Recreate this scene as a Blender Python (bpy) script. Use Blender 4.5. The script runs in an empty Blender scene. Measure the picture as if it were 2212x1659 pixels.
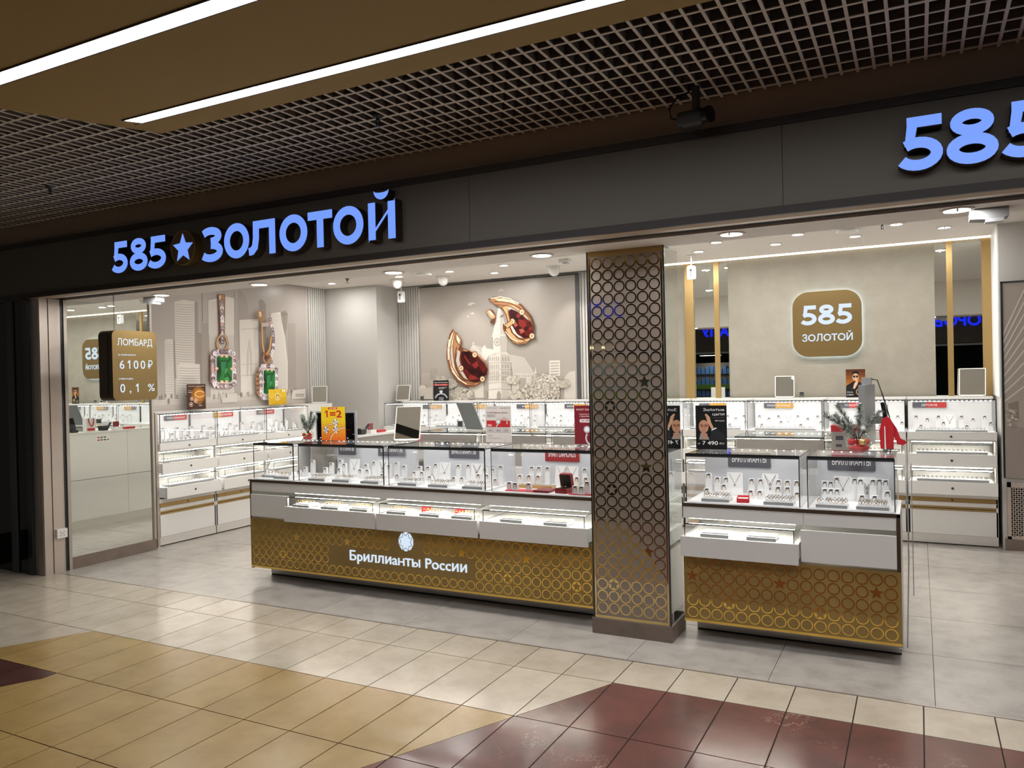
import bpy, bmesh, math, random
from mathutils import Vector, Matrix
random.seed(7)
PI = math.pi
SC = bpy.context.scene
COL = SC.collection

# ------------------------------------------------------------------ camera, exposure, world
FPX, CX, CY = 1690.525, 1106.0, 829.5
YAW, PIT, ROL = -0.47948456, -0.00644322, -0.02199034
FWD = Vector((math.sin(YAW)*math.cos(PIT), math.cos(YAW)*math.cos(PIT), math.sin(PIT)))
_r0 = Vector((math.cos(YAW), -math.sin(YAW), 0)); _u0 = _r0.cross(FWD)
RGT = math.cos(ROL)*_r0 + math.sin(ROL)*_u0
UPV = -math.sin(ROL)*_r0 + math.cos(ROL)*_u0
CAMP = Vector((0, 0, 1.664))
cd = bpy.data.cameras.new('camera'); cd.sensor_width = 36; cd.lens = FPX/2212*36; cd.clip_start = .05; cd.clip_end = 200
co = bpy.data.objects.new('camera', cd); COL.objects.link(co)
m = Matrix((RGT, UPV, -FWD)).transposed().to_4x4(); m.translation = CAMP
co.matrix_world = m
SC.camera = co
SC.view_settings.view_transform = 'Standard'; SC.view_settings.look = 'None'
SC.view_settings.exposure = 0.0; SC.view_settings.gamma = 1.0
SC.view_settings.use_curve_mapping = False
SC.cycles.transparent_max_bounces = 32; SC.cycles.max_bounces = 10; SC.cycles.glossy_bounces = 6
SC.cycles.sample_clamp_indirect = 4.0
wd = bpy.data.worlds.new('world'); SC.world = wd; wd.use_nodes = True
wd.node_tree.nodes['Background'].inputs[0].default_value = (1, .93, .82, 1)
wd.node_tree.nodes['Background'].inputs[1].default_value = .055
STRIP_L, DOWN_W, BIG_W, LED_L = 30.0, 8.5, 12.5, 105.0

def ray(x, y): return RGT*((x-CX)/FPX) - UPV*((y-CY)/FPX) + FWD
def atZ(x, y, z=0.0):
    d = ray(x, y); return CAMP + d*((z-CAMP.z)/d.z)
def atY(x, y, Y):
    d = ray(x, y); return CAMP + d*(Y/d.y)
def atX(x, y, X):
    d = ray(x, y); return CAMP + d*(X/d.x)

# ------------------------------------------------------------------ materials
def lin(c):
    return tuple(((v/255)/12.92 if v/255 <= .04045 else ((v/255+.055)/1.055)**2.4) for v in c)
def mat(name, rgb, rough=.5, metal=0.0, spec=.5, emit=0.0, noise=None, bump=None, coat=0.0, rand=0.0):
    mt = bpy.data.materials.new(name); mt.use_nodes = True
    nt = mt.node_tree; b = nt.nodes['Principled BSDF']
    col = lin(rgb)+(1,)
    b.inputs['Base Color'].default_value = col
    b.inputs['Roughness'].default_value = rough; b.inputs['Metallic'].default_value = metal
    b.inputs['Specular IOR Level'].default_value = spec
    b.inputs['Coat Weight'].default_value = coat
    if emit:
        b.inputs['Emission Color'].default_value = col; b.inputs['Emission Strength'].default_value = emit
        b.inputs['Base Color'].default_value = (0.02, 0.02, 0.02, 1)
    last = None
    if noise:
        sc, rgb2, lo, hi = noise
        tc = nt.nodes.new('ShaderNodeTexCoord'); n = nt.nodes.new('ShaderNodeTexNoise')
        n.inputs['Scale'].default_value = sc; n.inputs['Detail'].default_value = 7; n.inputs['Roughness'].default_value = .65
        nt.links.new(tc.outputs['Object'], n.inputs['Vector'])
        r = nt.nodes.new('ShaderNodeValToRGB'); r.color_ramp.elements[0].position = lo; r.color_ramp.elements[1].position = hi
        r.color_ramp.elements[0].color = col; r.color_ramp.elements[1].color = lin(rgb2)+(1,)
        nt.links.new(n.outputs['Fac'], r.inputs['Fac'])
        last = r.outputs['Color']
    if rand:
        oi = nt.nodes.new('ShaderNodeObjectInfo'); mr = nt.nodes.new('ShaderNodeMapRange')
        mr.inputs['To Min'].default_value = 1-rand; mr.inputs['To Max'].default_value = 1+rand
        nt.links.new(oi.outputs['Random'], mr.inputs['Value'])
        h = nt.nodes.new('ShaderNodeHueSaturation')
        if last: nt.links.new(last, h.inputs['Color'])
        else: h.inputs['Color'].default_value = col
        nt.links.new(mr.outputs['Result'], h.inputs['Value']); last = h.outputs['Color']
    if last: nt.links.new(last, b.inputs['Base Color'])
    if bump:
        tc = nt.nodes.new('ShaderNodeTexCoord'); n = nt.nodes.new('ShaderNodeTexNoise')
        n.inputs['Scale'].default_value = bump[0]; n.inputs['Detail'].default_value = 5
        bp = nt.nodes.new('ShaderNodeBump'); bp.inputs['Strength'].default_value = bump[1]; bp.inputs['Distance'].default_value = bump[2]
        nt.links.new(tc.outputs['Object'], n.inputs['Vector']); nt.links.new(n.outputs['Fac'], bp.inputs['Height'])
        nt.links.new(bp.outputs['Normal'], b.inputs['Normal'])
    return mt
def glassmat(name, tint=(1, 1, 1), base=.045, k=.9):
    mt = bpy.data.materials.new(name); mt.use_nodes = True; nt = mt.node_tree
    for n in list(nt.nodes): nt.nodes.remove(n)
    out = nt.nodes.new('ShaderNodeOutputMaterial'); tr = nt.nodes.new('ShaderNodeBsdfTransparent'); gl = nt.nodes.new('ShaderNodeBsdfGlossy')
    tr.inputs[0].default_value = tint+(1,); gl.inputs['Roughness'].default_value = 0.0
    lw = nt.nodes.new('ShaderNodeLayerWeight'); lw.inputs[0].default_value = .5
    p = nt.nodes.new('ShaderNodeMath'); p.operation = 'POWER'; p.inputs[1].default_value = 5
    a = nt.nodes.new('ShaderNodeMath'); a.operation = 'MULTIPLY_ADD'; a.inputs[1].default_value = k; a.inputs[2].default_value = base
    mx = nt.nodes.new('ShaderNodeMixShader')
    nt.links.new(lw.outputs['Facing'], p.inputs[0]); nt.links.new(p.outputs[0], a.inputs[0]); nt.links.new(a.outputs[0], mx.inputs[0])
    nt.links.new(tr.outputs[0], mx.inputs[1]); nt.links.new(gl.outputs[0], mx.inputs[2]); nt.links.new(mx.outputs[0], out.inputs[0])
    return mt
def inkmat(name, rough=.45):
    mt = bpy.data.materials.new(name); mt.use_nodes = True; nt = mt.node_tree; b = nt.nodes['Principled BSDF']
    at = nt.nodes.new('ShaderNodeAttribute'); at.attribute_name = 'Col'
    nt.links.new(at.outputs['Color'], b.inputs['Base Color']); b.inputs['Roughness'].default_value = rough
    b.inputs['Specular IOR Level'].default_value = .3
    return mt
M = dict(
    white=mat('white_laminate', (225, 222, 217), .35),
    case_back=mat('case_back_panel', (206, 208, 212), .5),
    white2=mat('white_display', (236, 236, 236), .45),
    wall=mat('white_paint', (194, 190, 184), .7, bump=(30, .06, .01)),
    plaster=mat('beige_plaster', (148, 141, 127), .75, noise=(6, (141, 134, 120), .35, .65), bump=(34, .2, .008)),
    ceil=mat('ceiling_paint', (216, 208, 200), .8),
    grey=mat('grey_panel', (150, 143, 135), .5),
    bronze=mat('bronze_film', (160, 132, 76), .36, .15, noise=(3, (150, 122, 68), .4, .6)),
    bronze_dk=mat('bronze_laminate', (74, 60, 46), .4, .1),
    gold=mat('gold_mirror', (242, 202, 104), .08, 1.0),
    gold_strip=mat('gold_brushed', (178, 148, 96), .34, .65),
    gold_sign=mat('gold_satin', (120, 98, 58), .35, .5),
    taupe=mat('taupe_film', (146, 132, 120), .36, .15),
    mirror=mat('mirror_silver', (232, 236, 232), .0, 1.0),
    ringmirror=mat('ring_mirror', (214, 190, 130), .03, 1.0),
    steel=mat('steel_plinth', (222, 218, 212), .22, .5),
    alu=mat('aluminium', (190, 180, 170), .35, .7),
    alu_lt=mat('light_metal', (198, 184, 172), .4, .4),
    blackedge=mat('dark_glass_edge', (38, 42, 42), .2),
    black=mat('black_plastic', (14, 14, 15), .35),
    blackglass=mat('black_glass', (4, 4, 5), .05),
    darkgap=mat('dark_gap', (22, 20, 16), .7),
    fascia=mat('fascia_panel', (102, 95, 82), .45, .05),
    fascia_dk=mat('fascia_trim', (52, 44, 38), .5),
    bulk=mat('brown_bulkhead', (168, 150, 130), .8),
    camel=mat('camel_ceiling', (160, 134, 78), .75),
    grid=mat('grid_bar_paint', (206, 196, 184), .6), grid_shaded=mat('grid_side_shade', (122, 114, 105), .7),  # second grid tone puts the shade of the bar sides into the colour
    void=mat('ceiling_void', (16, 14, 12), .9),
    strip=mat('strip_diffuser', (240, 240, 246), .5, emit=STRIP_L),
    lamp=mat('lamp_glow', (255, 250, 240), .5, emit=9.0),
    led=mat('led_glow', (255, 252, 244), .5, emit=LED_L),
    leddraw=mat('drawer_led_glow', (255, 250, 232), .5, emit=LED_L*.9),
    cove=mat('cove_glow', (255, 244, 224), .5, emit=2.4),
    halo=mat('halo_glow', (214, 240, 255), .5, emit=7.0),
    signblue=mat('blue_sign_face', (118, 158, 255), .4, emit=1.0),
    signblue2=mat('deep_blue_sign_face', (20, 40, 235), .4, emit=1.2),
    signwhite=mat('white_sign_face', (214, 230, 246), .4, emit=1.0),
    red=mat('red_card', (178, 26, 34), .45), redbright=mat('bright_red_box', (208, 44, 52), .45),
    maroon=mat('maroon_leather', (120, 24, 32), .4),
    fir=mat('fir_needle', (58, 74, 54), .7, noise=(60, (216, 220, 216), .46, .56)),
    twig=mat('twig', (70, 52, 36), .8),
    dgrey=mat('dark_grey', (70, 70, 72), .45), mgrey=mat('mid_grey', (128, 128, 128), .45),
    trayfront=mat('tray_grey_edge', (158, 160, 160), .5),
    jewel=mat('jewel_silver', (168, 166, 160), .25, .6), jewelgold=mat('jewel_gold', (206, 168, 110), .25, .8),
    plaque_dk=mat('plaque_grey', (92, 92, 100), .4), plaque_red=mat('plaque_red', (196, 56, 54), .4), plaque_or=mat('plaque_orange', (214, 158, 60), .4),
    plaque_mar=mat('plaque_maroon', (150, 40, 44), .4),
    ink=mat('white_ink', (240, 240, 240), .5),
    tile_shop=mat('grey_stone_tile', (178, 171, 163), .28, noise=(6, (154, 147, 140), .44, .68), bump=(90, .06, .002), rand=.03),
    tile_cream=mat('cream_stone_tile', (192, 180, 162), .22, noise=(4, (173, 161, 142), .4, .72), bump=(60, .08, .002), rand=.05),
    tile_tan=mat('tan_stone_tile', (166, 138, 86), .26, noise=(4, (148, 120, 72), .4, .72), bump=(60, .08, .002), rand=.05),
    tile_red=mat('red_marble_tile', (112, 73, 66), .2, noise=(3.5, (92, 66, 60), .4, .7), rand=.05),
    tile_brown=mat('dark_brown_tile', (84, 54, 48), .2, noise=(4, (70, 44, 38), .4, .7)),
    grout=mat('grout', (48, 38, 28), .9), grout2=mat('grout_grey', (60, 55, 50), .9),
    base_tile=mat('plinth_tile', (128, 112, 100), .35, noise=(9, (114, 100, 88), .4, .7)),
    concrete=mat('concrete', (120, 110, 98), .8),
    glass=glassmat('clear_glass'), glass2=glassmat('greenish_glass', (.93, .98, .95), .06), acrylic=glassmat('clear_acrylic', (.97, .98, .98), .05),
    paper=mat('paper_white', (232, 228, 222), .6), silver=mat('silver_plastic', (176, 176, 178), .35, .4),
    pink=mat('pink_ruler', (226, 110, 120), .3), skin=mat('skin_tone', (196, 150, 120), .6),
    INK=inkmat('poster_ink'), MUR=inkmat('mural_ink', .32))
# marble veins on the red tiles
def veins(mt):
    nt = mt.node_tree; b = nt.nodes['Principled BSDF']; src = b.inputs['Base Color'].links[0].from_socket
    tc = nt.nodes.new('ShaderNodeTexCoord'); n = nt.nodes.new('ShaderNodeTexNoise'); n.inputs['Scale'].default_value = 2.2; n.inputs['Detail'].default_value = 6
    n.inputs['Roughness'].default_value = .72
    nt.links.new(tc.outputs['Object'], n.inputs['Vector'])
    r = nt.nodes.new('ShaderNodeValToRGB'); e = r.color_ramp.elements
    e[0].position = .493; e[0].color = (0, 0, 0, 1); e[1].position = .5; e[1].color = (1, 1, 1, 1)
    x = e.new(.507); x.color = (0, 0, 0, 1)
    n2 = nt.nodes.new('ShaderNodeTexNoise'); n2.inputs['Scale'].default_value = 1.3
    nt.links.new(tc.outputs['Object'], n2.inputs['Vector'])
    r2 = nt.nodes.new('ShaderNodeValToRGB'); r2.color_ramp.elements[0].position = .52; r2.color_ramp.elements[1].position = .66
    nt.links.new(n2.outputs['Fac'], r2.inputs['Fac']); nt.links.new(n.outputs['Fac'], r.inputs['Fac'])
    mu = nt.nodes.new('ShaderNodeMath'); mu.operation = 'MULTIPLY'; nt.links.new(r.outputs[0], mu.inputs[0]); nt.links.new(r2.outputs[0], mu.inputs[1])
    mx = nt.nodes.new('ShaderNodeMixRGB'); mx.inputs[2].default_value = lin((206, 184, 164))+(1,)
    nt.links.new(mu.outputs[0], mx.inputs[0]); nt.links.new(src, mx.inputs[1]); nt.links.new(mx.outputs[0], b.inputs['Base Color'])
veins(M['tile_red'])

# ------------------------------------------------------------------ mesh helpers
class MB:
    def __init__(s): s.v = []; s.f = []; s.m = []; s.sm = []
    def add(s, vs, fs, mi=0, smooth=False):
        o = len(s.v); s.v += [tuple(p) for p in vs]
        for f in fs: s.f.append(tuple(i+o for i in f)); s.m.append(mi); s.sm.append(smooth)
        return s
    def box(s, a, b, mi=0):
        x0, y0, z0 = a; x1, y1, z1 = b
        return s.add([(x0, y0, z0), (x1, y0, z0), (x1, y1, z0), (x0, y1, z0), (x0, y0, z1), (x1, y0, z1), (x1, y1, z1), (x0, y1, z1)],
                     [(0, 3, 2, 1), (4, 5, 6, 7), (0, 1, 5, 4), (1, 2, 6, 5), (2, 3, 7, 6), (3, 0, 4, 7)], mi)
    def prism(s, pts, y0, y1, mi=0):            # outline in x,z extruded along y (front at y0)
        n = len(pts)
        vs = [(p[0], y0, p[1]) for p in pts]+[(p[0], y1, p[1]) for p in pts]
        return s.add(vs, [tuple(range(n)), tuple(range(2*n-1, n-1, -1))]+[(i, i+n, (i+1) % n+n, (i+1) % n) for i in range(n)], mi)
    def prismz(s, pts, z0, z1, mi=0):
        n = len(pts)
        vs = [(p[0], p[1], z0) for p in pts]+[(p[0], p[1], z1) for p in pts]
        return s.add(vs, [tuple(range(n-1, -1, -1)), tuple(range(n, 2*n))]+[(i, (i+1) % n, (i+1) % n+n, i+n) for i in range(n)], mi)
    def lathe(s, prof, c=(0, 0, 0), n=20, mi=0, smooth=True):
        vs = []; fs = []
        for r, z in prof:
            for k in range(n):
                a = 2*PI*k/n; vs.append((c[0]+r*math.cos(a), c[1]+r*math.sin(a), c[2]+z))
        for i in range(len(prof)-1):
            for k in range(n):
                fs.append((i*n+k, i*n+(k+1) % n, (i+1)*n+(k+1) % n, (i+1)*n+k))
        s.add(vs, fs, mi, smooth)
        s.add(vs[:n], [tuple(range(n-1, -1, -1))], mi); s.add(vs[-n:], [tuple(range(n))], mi)
        return s
    def tube(s, path, r, n=6, mi=0, closed=False, smooth=True):
        P = [Vector(p) for p in path]; N = len(P); vs = []; fs = []
        for i, p in enumerate(P):
            d = (P[(i+1) % N]-P[i-1]) if closed else (P[min(i+1, N-1)]-P[max(i-1, 0)])
            d = d.normalized() if d.length > 1e-9 else Vector((0, 0, 1))
            a = d.cross(Vector((0, 0, 1)));
            if a.length < .05: a = d.cross(Vector((1, 0, 0)))
            a.normalize(); b = d.cross(a)
            rr = r[i] if isinstance(r, (list, tuple)) else r
            for k in range(n):
                t = 2*PI*k/n; vs.append(p+a*rr*math.cos(t)+b*rr*math.sin(t))
        for i in range(N if closed else N-1):
            j = (i+1) % N
            for k in range(n): fs.append((i*n+k, i*n+(k+1) % n, j*n+(k+1) % n, j*n+k))
        s.add(vs, fs, mi, smooth)
        if not closed: s.add(vs[:n], [tuple(range(n))], mi); s.add(vs[-n:], [tuple(range(n-1, -1, -1))], mi)
        return s
    def ring(s, cx, cz, ro, ri, y0, y1, n=28, mi=0, ez=1.0):    # flat ring facing -y
        vs = []; fs = []
        for k in range(n):
            a = 2*PI*k/n; c, q = math.cos(a), math.sin(a)*ez
            vs += [(cx+ro*c, y0, cz+ro*q), (cx+ri*c, y0, cz+ri*q), (cx+ro*c, y1, cz+ro*q), (cx+ri*c, y1, cz+ri*q)]
        for k in range(n):
            a = 4*k; b = 4*((k+1) % n)
            fs += [(a, a+1, b+1, b), (a, b, b+2, a+2), (a+1, a+3, b+3, b+1), (a+2, b+2, b+3, a+3)]
        return s.add(vs, fs, mi)
    def stroke(s, path, w, y0, y1, mi=0, closed=False):          # flat pen stroke in x,z with thickness
        P = [Vector((p[0], p[1])) for p in path]; N = len(P); L = []; R = []
        for i, p in enumerate(P):
            d1 = (P[i]-P[i-1]) if (i > 0 or closed) else (P[1]-P[0])
            d2 = (P[(i+1) % N]-P[i]) if (i < N-1 or closed) else (P[-1]-P[-2])
            d1 = d1.normalized(); d2 = d2.normalized()
            n1 = Vector((-d1.y, d1.x)); n2 = Vector((-d2.y, d2.x)); nn = (n1+n2)
            if nn.length < 1e-6: nn = n1
            nn.normalize(); k = min(1/max(nn.dot(n1), .35), 2.5)
            L.append(p+nn*w/2*k); R.append(p-nn*w/2*k)
        vs = []
        for i in range(N): vs += [(L[i].x, y0, L[i].y), (R[i].x, y0, R[i].y), (L[i].x, y1, L[i].y), (R[i].x, y1, R[i].y)]
        fs = []
        for i in range(N if closed else N-1):
            a = 4*i; b = 4*((i+1) % N)
            fs += [(a, a+1, b+1, b), (a, b, b+2, a+2), (a+1, a+3, b+3, b+1), (a+2, b+2, b+3, a+3)]
        if not closed: fs += [(0, 2, 3, 1), (4*N-4, 4*N-3, 4*N-1, 4*N-2)]
        return s.add(vs, fs, mi)
    def mesh(s, name, mats):
        me = bpy.data.meshes.new(name); me.from_pydata(s.v, [], s.f)
        for x in (mats if isinstance(mats, (list, tuple)) else [mats]): me.materials.append(x)
        me.polygons.foreach_set('material_index', s.m); me.polygons.foreach_set('use_smooth', s.sm)
        me.update(); return me
    def build(s, name, mats, parent=None, loc=(0, 0, 0), rot=(0, 0, 0)):
        return link(name, s.mesh(name, mats), parent, loc, rot)
def link(name, me, parent=None, loc=(0, 0, 0), rot=(0, 0, 0)):
    o = bpy.data.objects.new(name, me); COL.objects.link(o); o.location = loc; o.rotation_euler = rot
    if parent: o.parent = parent
    return o
def tag(o, label, cat, group=None):
    o['label'] = label; o['category'] = cat
    if group: o['group'] = group
    return o
def thing(name, label, cat, loc=(0, 0, 0), rotz=0.0, group=None):
    o = bpy.data.objects.new(name, None); COL.objects.link(o); o.empty_display_size = .1
    o.location = loc; o.rotation_euler = (0, 0, rotz)
    return tag(o, label, cat, group)
def struct(o): o['kind'] = 'structure'; return o
def stuff(o): o['kind'] = 'stuff'; return o
def bx(name, a, b, mt, parent=None):
    return MB().box(a, b).build(name, M[mt] if isinstance(mt, str) else mt, parent)
def sbx(name, a, b, mt): return struct(bx(name, a, b, mt))
def sub(o, r):                                     # world -> local tuple of an unrotated root
    return tuple(Vector(o)-Vector(r))

# ------------------------------------------------------------------ lettering
_tc = {}
_gc = {}
LATIN = dict(zip('АВЕКМНОРСТХаеорсух', 'ABEKMHOPCTXaeopcyx'))
def rawtext(t):
    t = ''.join(LATIN.get(c, c) for c in t)
    cu = bpy.data.curves.new('txt', 'FONT'); cu.body = t; cu.resolution_u = 4
    o = bpy.data.objects.new('txt', cu); me = o.to_mesh()
    v = [(p.co.x/.7, p.co.y/.7) for p in me.vertices]; f = [tuple(p.vertices) for p in me.polygons]
    o.to_mesh_clear(); bpy.data.objects.remove(o); bpy.data.curves.remove(cu); return v, f
def rawchar(ch):                                    # one character: outline mesh and advance width
    if ch not in _gc:
        bar = min(p[0] for p in rawtext('|')[0])
        adv = max(p[0] for p in rawtext(ch+'|')[0])-max(p[0] for p in rawtext('|')[0])
        if ch == ' ': v, f = [], []
        elif ch in 'ны':                             # small-capital shape, scaled from the capital
            v, f = rawtext(ch.upper()); k = adv/(max(p[0] for p in v)+min(p[0] for p in v)); v = [(x*k, y*.745) for x, y in v]
        else: v, f = rawtext(ch)
        _gc[ch] = (v, f, adv)
    return _gc[ch]
def glyphs(body, bold=0.0):
    key = (body, bold)
    if key not in _tc:
        v0 = []; f0 = []; x = 0
        for ch in body:
            v, f, adv = rawchar(ch); n = len(v0); v0 += [(p[0]+x, p[1]) for p in v]; f0 += [tuple(i+n for i in q) for q in f]; x += adv
        d = bold*1.3; vs = []; fs = []
        for dx, dy in (((0, 0),) if bold < .004 else ((-d, 0), (d, 0), (0, d), (0, -d))):      # heavier weight: shifted copies
            n = len(vs); k = n/len(v0); vs += [(x+dx, y+dy, k) for x, y in v0]; fs += [tuple(i+n for i in f) for f in f0]
        x0 = min(v[0] for v in vs); vs = [(v[0]-x0, v[1], v[2]) for v in vs]
        _tc[key] = (vs, fs, max(v[0] for v in vs))
    return _tc[key]
def one(x, z, h, w):                                # outline of a figure one with its flag
    return [(x, z+h*.74), (x+w*.5, z+h), (x+w, z+h), (x+w, z), (x+w*.6, z), (x+w*.6, z+h*.8), (x+w*.1, z+h*.62)]
def solid(vs2, fs, y0, y1, flip=False):            # 2D triangulated mesh -> solid facing -y
    n = len(vs2); V = [(p[0], y0-(p[2]*.00012 if len(p) > 2 else 0), p[1]) for p in vs2]+[(p[0], y1, p[1]) for p in vs2]; F = []
    cnt = {}
    for f in fs:
        for i in range(len(f)):
            a, b = f[i], f[(i+1) % len(f)]; cnt[(a, b)] = cnt.get((a, b), 0)+1
    for f in fs: F.append(f); F.append(tuple(i+n for i in reversed(f)))
    for (a, b) in cnt:
        if (b, a) not in cnt: F.append((a, a+n, b+n, b))
    return V, F
def text(name, body, h, mt, parent, loc, thick=.001, align='C', bold=.012, width=None, rot=(0, 0, 0), flipx=False):
    vs, fs, w = glyphs(body, bold); sx = h if width is None else width/w
    off = {'C': -w*sx/2, 'L': 0, 'R': -w*sx}[align]
    k = -1 if flipx else 1
    V, F = solid([((x*sx+off)*k, y*h, kk) for x, y, kk in vs], fs, -thick, 0)
    return MB().add(V, F).build(name, M[mt] if isinstance(mt, str) else mt, parent, loc, rot)
class Print:                                       # flat print: coloured shapes in layers on a panel facing -y
    def __init__(s, step=.00012): s.V = []; s.F = []; s.C = []; s.d = 0.0; s.step = step
    def poly(s, pts, c, keep=False):
        if not keep: s.d -= s.step
        o = len(s.V); s.V += [(p[0], s.d, p[1]) for p in pts]; s.F.append(tuple(range(o, o+len(pts)))); s.C.append(lin(c)+(1,))
    def rect(s, x0, z0, x1, z1, c, keep=False): s.poly([(x0, z0), (x1, z0), (x1, z1), (x0, z1)], c, keep)
    def disc(s, x, z, r, c, n=14, ez=1.0, keep=False): s.poly([(x+r*math.cos(2*PI*k/n), z+r*ez*math.sin(2*PI*k/n)) for k in range(n)], c, keep)
    def line(s, pts, w, c, closed=False, keep=False):
        if not keep: s.d -= s.step
        b = MB().stroke(pts, w, s.d, s.d, closed=closed); o = len(s.V); s.V += b.v
        for f in b.f[::4] if closed else [b.f[i*4] for i in range(len(pts)-1)]:
            s.F.append(tuple(i+o for i in f)); s.C.append(lin(c)+(1,))
    def text(s, body, x, z, h, c, align='L', bold=.01, width=None, flip=False):
        vs, fs, w = glyphs(body, bold); sx = h if width is None else width/w
        off = {'C': -w*sx/2, 'L': 0, 'R': -w*sx}[align]; s.d -= s.step; o = len(s.V); k = -1 if flip else 1
        s.V += [(x+(a*sx+off)*k, s.d-kk*.00003, z+b*h) for a, b, kk in vs]
        for f in fs: s.F.append(tuple(i+o for i in f)); s.C.append(lin(c)+(1,))
    def build(s, name, parent, loc=(0, 0, 0), mt='INK', rot=(0, 0, 0)):
        me = bpy.data.meshes.new(name); me.from_pydata(s.V, [], s.F); me.materials.append(M[mt])
        a = me.color_attributes.new('Col', 'FLOAT_COLOR', 'CORNER'); buf = []
        for p, c in zip(me.polygons, s.C): buf += list(c)*p.loop_total
        a.data.foreach_set('color', buf); me.update()
        return link(name, me, parent, loc, rot)
def star(cx, cz, r, ri=.42, n=5):
    return [(cx+(r if k % 2 == 0 else r*ri)*math.sin(PI*k/n), cz+(r if k % 2 == 0 else r*ri)*math.cos(PI*k/n)) for k in range(2*n)]
def rrect(x0, z0, x1, z1, r, n=8):
    out = []
    for cx, cz, a0 in ((x1-r, z1-r, 0), (x0+r, z1-r, 90), (x0+r, z0+r, 180), (x1-r, z0+r, 270)):
        for k in range(n+1):
            a = math.radians(a0+90*k/n); out.append((cx+r*math.cos(a), cz+r*math.sin(a)))
    return out[::-1]
def arc(cx, cz, rx, rz, a0, a1, n=14):
    return [(cx+rx*math.cos(math.radians(a0+(a1-a0)*k/n)), cz+rz*math.sin(math.radians(a0+(a1-a0)*k/n))) for k in range(n+1)]
def area(name, loc, size, w, col=(1, .995, .975), rot=(0, 0, 0), sizey=None, spread=PI):
    l = bpy.data.lights.new(name, 'AREA'); l.shape = 'DISK' if sizey is None else 'RECTANGLE'; l.size = size
    if sizey: l.size_y = sizey
    l.energy = w; l.color = col; l.spread = spread
    o = bpy.data.objects.new(name, l); COL.objects.link(o); o.location = loc; o.rotation_euler = rot; return o

# ================================================================== FLOORS
def clip(poly, a, b, c):                           # keep a*x+b*y<=c
    out = []
    for i in range(len(poly)):
        p, q = poly[i], poly[(i+1) % len(poly)]; dp, dq = a*p[0]+b*p[1]-c, a*q[0]+b*q[1]-c
        if dp <= 0: out.append(p)
        if dp*dq < 0:
            t = dp/(dp-dq); out.append((p[0]+(q[0]-p[0])*t, p[1]+(q[1]-p[1])*t))
    return out
def area2(p): return abs(sum(p[i-1][0]*p[i][1]-p[i][0]*p[i-1][1] for i in range(len(p))))/2
floor = struct(bx('floor', (-9.5, -4.2, -.06), (2.6, 4.352, -.004), 'grout'))
def line2(p, q):                                    # half plane to the left of p->q is kept
    a, b = q[1]-p[1], -(q[0]-p[0]); return a, b, a*p[0]+b*p[1]
D1 = line2((-2.154, 2.691), (-1.499, 4.004))        # red border on the right
YL = line2((-5.301, 2.937), (-5.049, 3.41)); BR1 = line2((-5.073, 2.81), (-4.459, 2.81)); BR2 = line2((-4.468, 2.469), (-4.459, 2.81))
neg = lambda h: (-h[0], -h[1], -h[2])
g = .006
def tile(poly, mt, par, z1=0.0):
    if len(poly) >= 3 and area2(poly) > .0012: MB().prismz(poly if signed(poly) > 0 else poly[::-1], -.008, z1).build('tile', M[mt], par)
def signed(p): return sum(p[i-1][0]*p[i][1]-p[i][0]*p[i-1][1] for i in range(len(p)))
rows = [4.352, 4.004, 3.41, 2.812, 2.215, 1.617, 1.02]
def inset(poly, h, d=.0015): return clip(poly, h[0], h[1], h[2]-d*math.hypot(h[0], h[1]))
for ri in range(6):
    y1, y0 = rows[ri]-g/2, rows[ri+1]+g/2
    for k in range(-26, 7):
        x0 = -.006+.3*k+g/2; x1 = x0+.3-g
        sq = [(x0, y0), (x1, y0), (x1, y1), (x0, y1)]
        if ri == 0: tile(sq, 'tile_cream', floor); continue
        L_ = inset(sq, D1); R_ = inset(sq, neg(D1))
        tile(R_, 'tile_red', floor)
        if not L_: continue
        if ri == 1: tile(L_, 'tile_cream', floor)
        else:
            A = inset(L_, YL) if x1 < -4.8 else []
            B = inset(L_, neg(YL)) if x1 < -4.8 else L_
            tile(A, 'tile_cream', floor)
            if not B: continue
            if ri == 3 and x1 < -4.3:
                dk = inset(B, (1, 1.9, -4.459+1.9*2.81)) if False else B
                H = line2((-4.459, 2.81), (-4.70, 2.36))
                tile(inset(dk, neg(H)), 'tile_brown', floor); tile(inset(dk, H), 'tile_tan', floor)
            else: tile(B, 'tile_tan', floor)
floor2 = struct(bx('floor', (-9.5, 4.356, -.06), (3.2, 9.6, -.004), 'grout2'))
ys = [4.364]+[4.353+.795*k for k in range(1, 7)]
ys = [4.364, 5.153, 5.925, 6.718, 7.5, 8.29, 9.1]
for i in range(6):
    for k in range(-10, 3):
        x0 = .046+.798*k+.0015; x1 = x0+.798-.003
        tile([(x0, ys[i]+.0022), (x1, ys[i]+.0022), (x1, ys[i+1]-.0022), (x0, ys[i+1]-.0022)], 'tile_shop', floor2)
struct(bx('trim_1', (-6.93, 4.3525, -.01), (2.4, 4.3635, .0015), 'alu')).name = 'trim_1'

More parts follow.
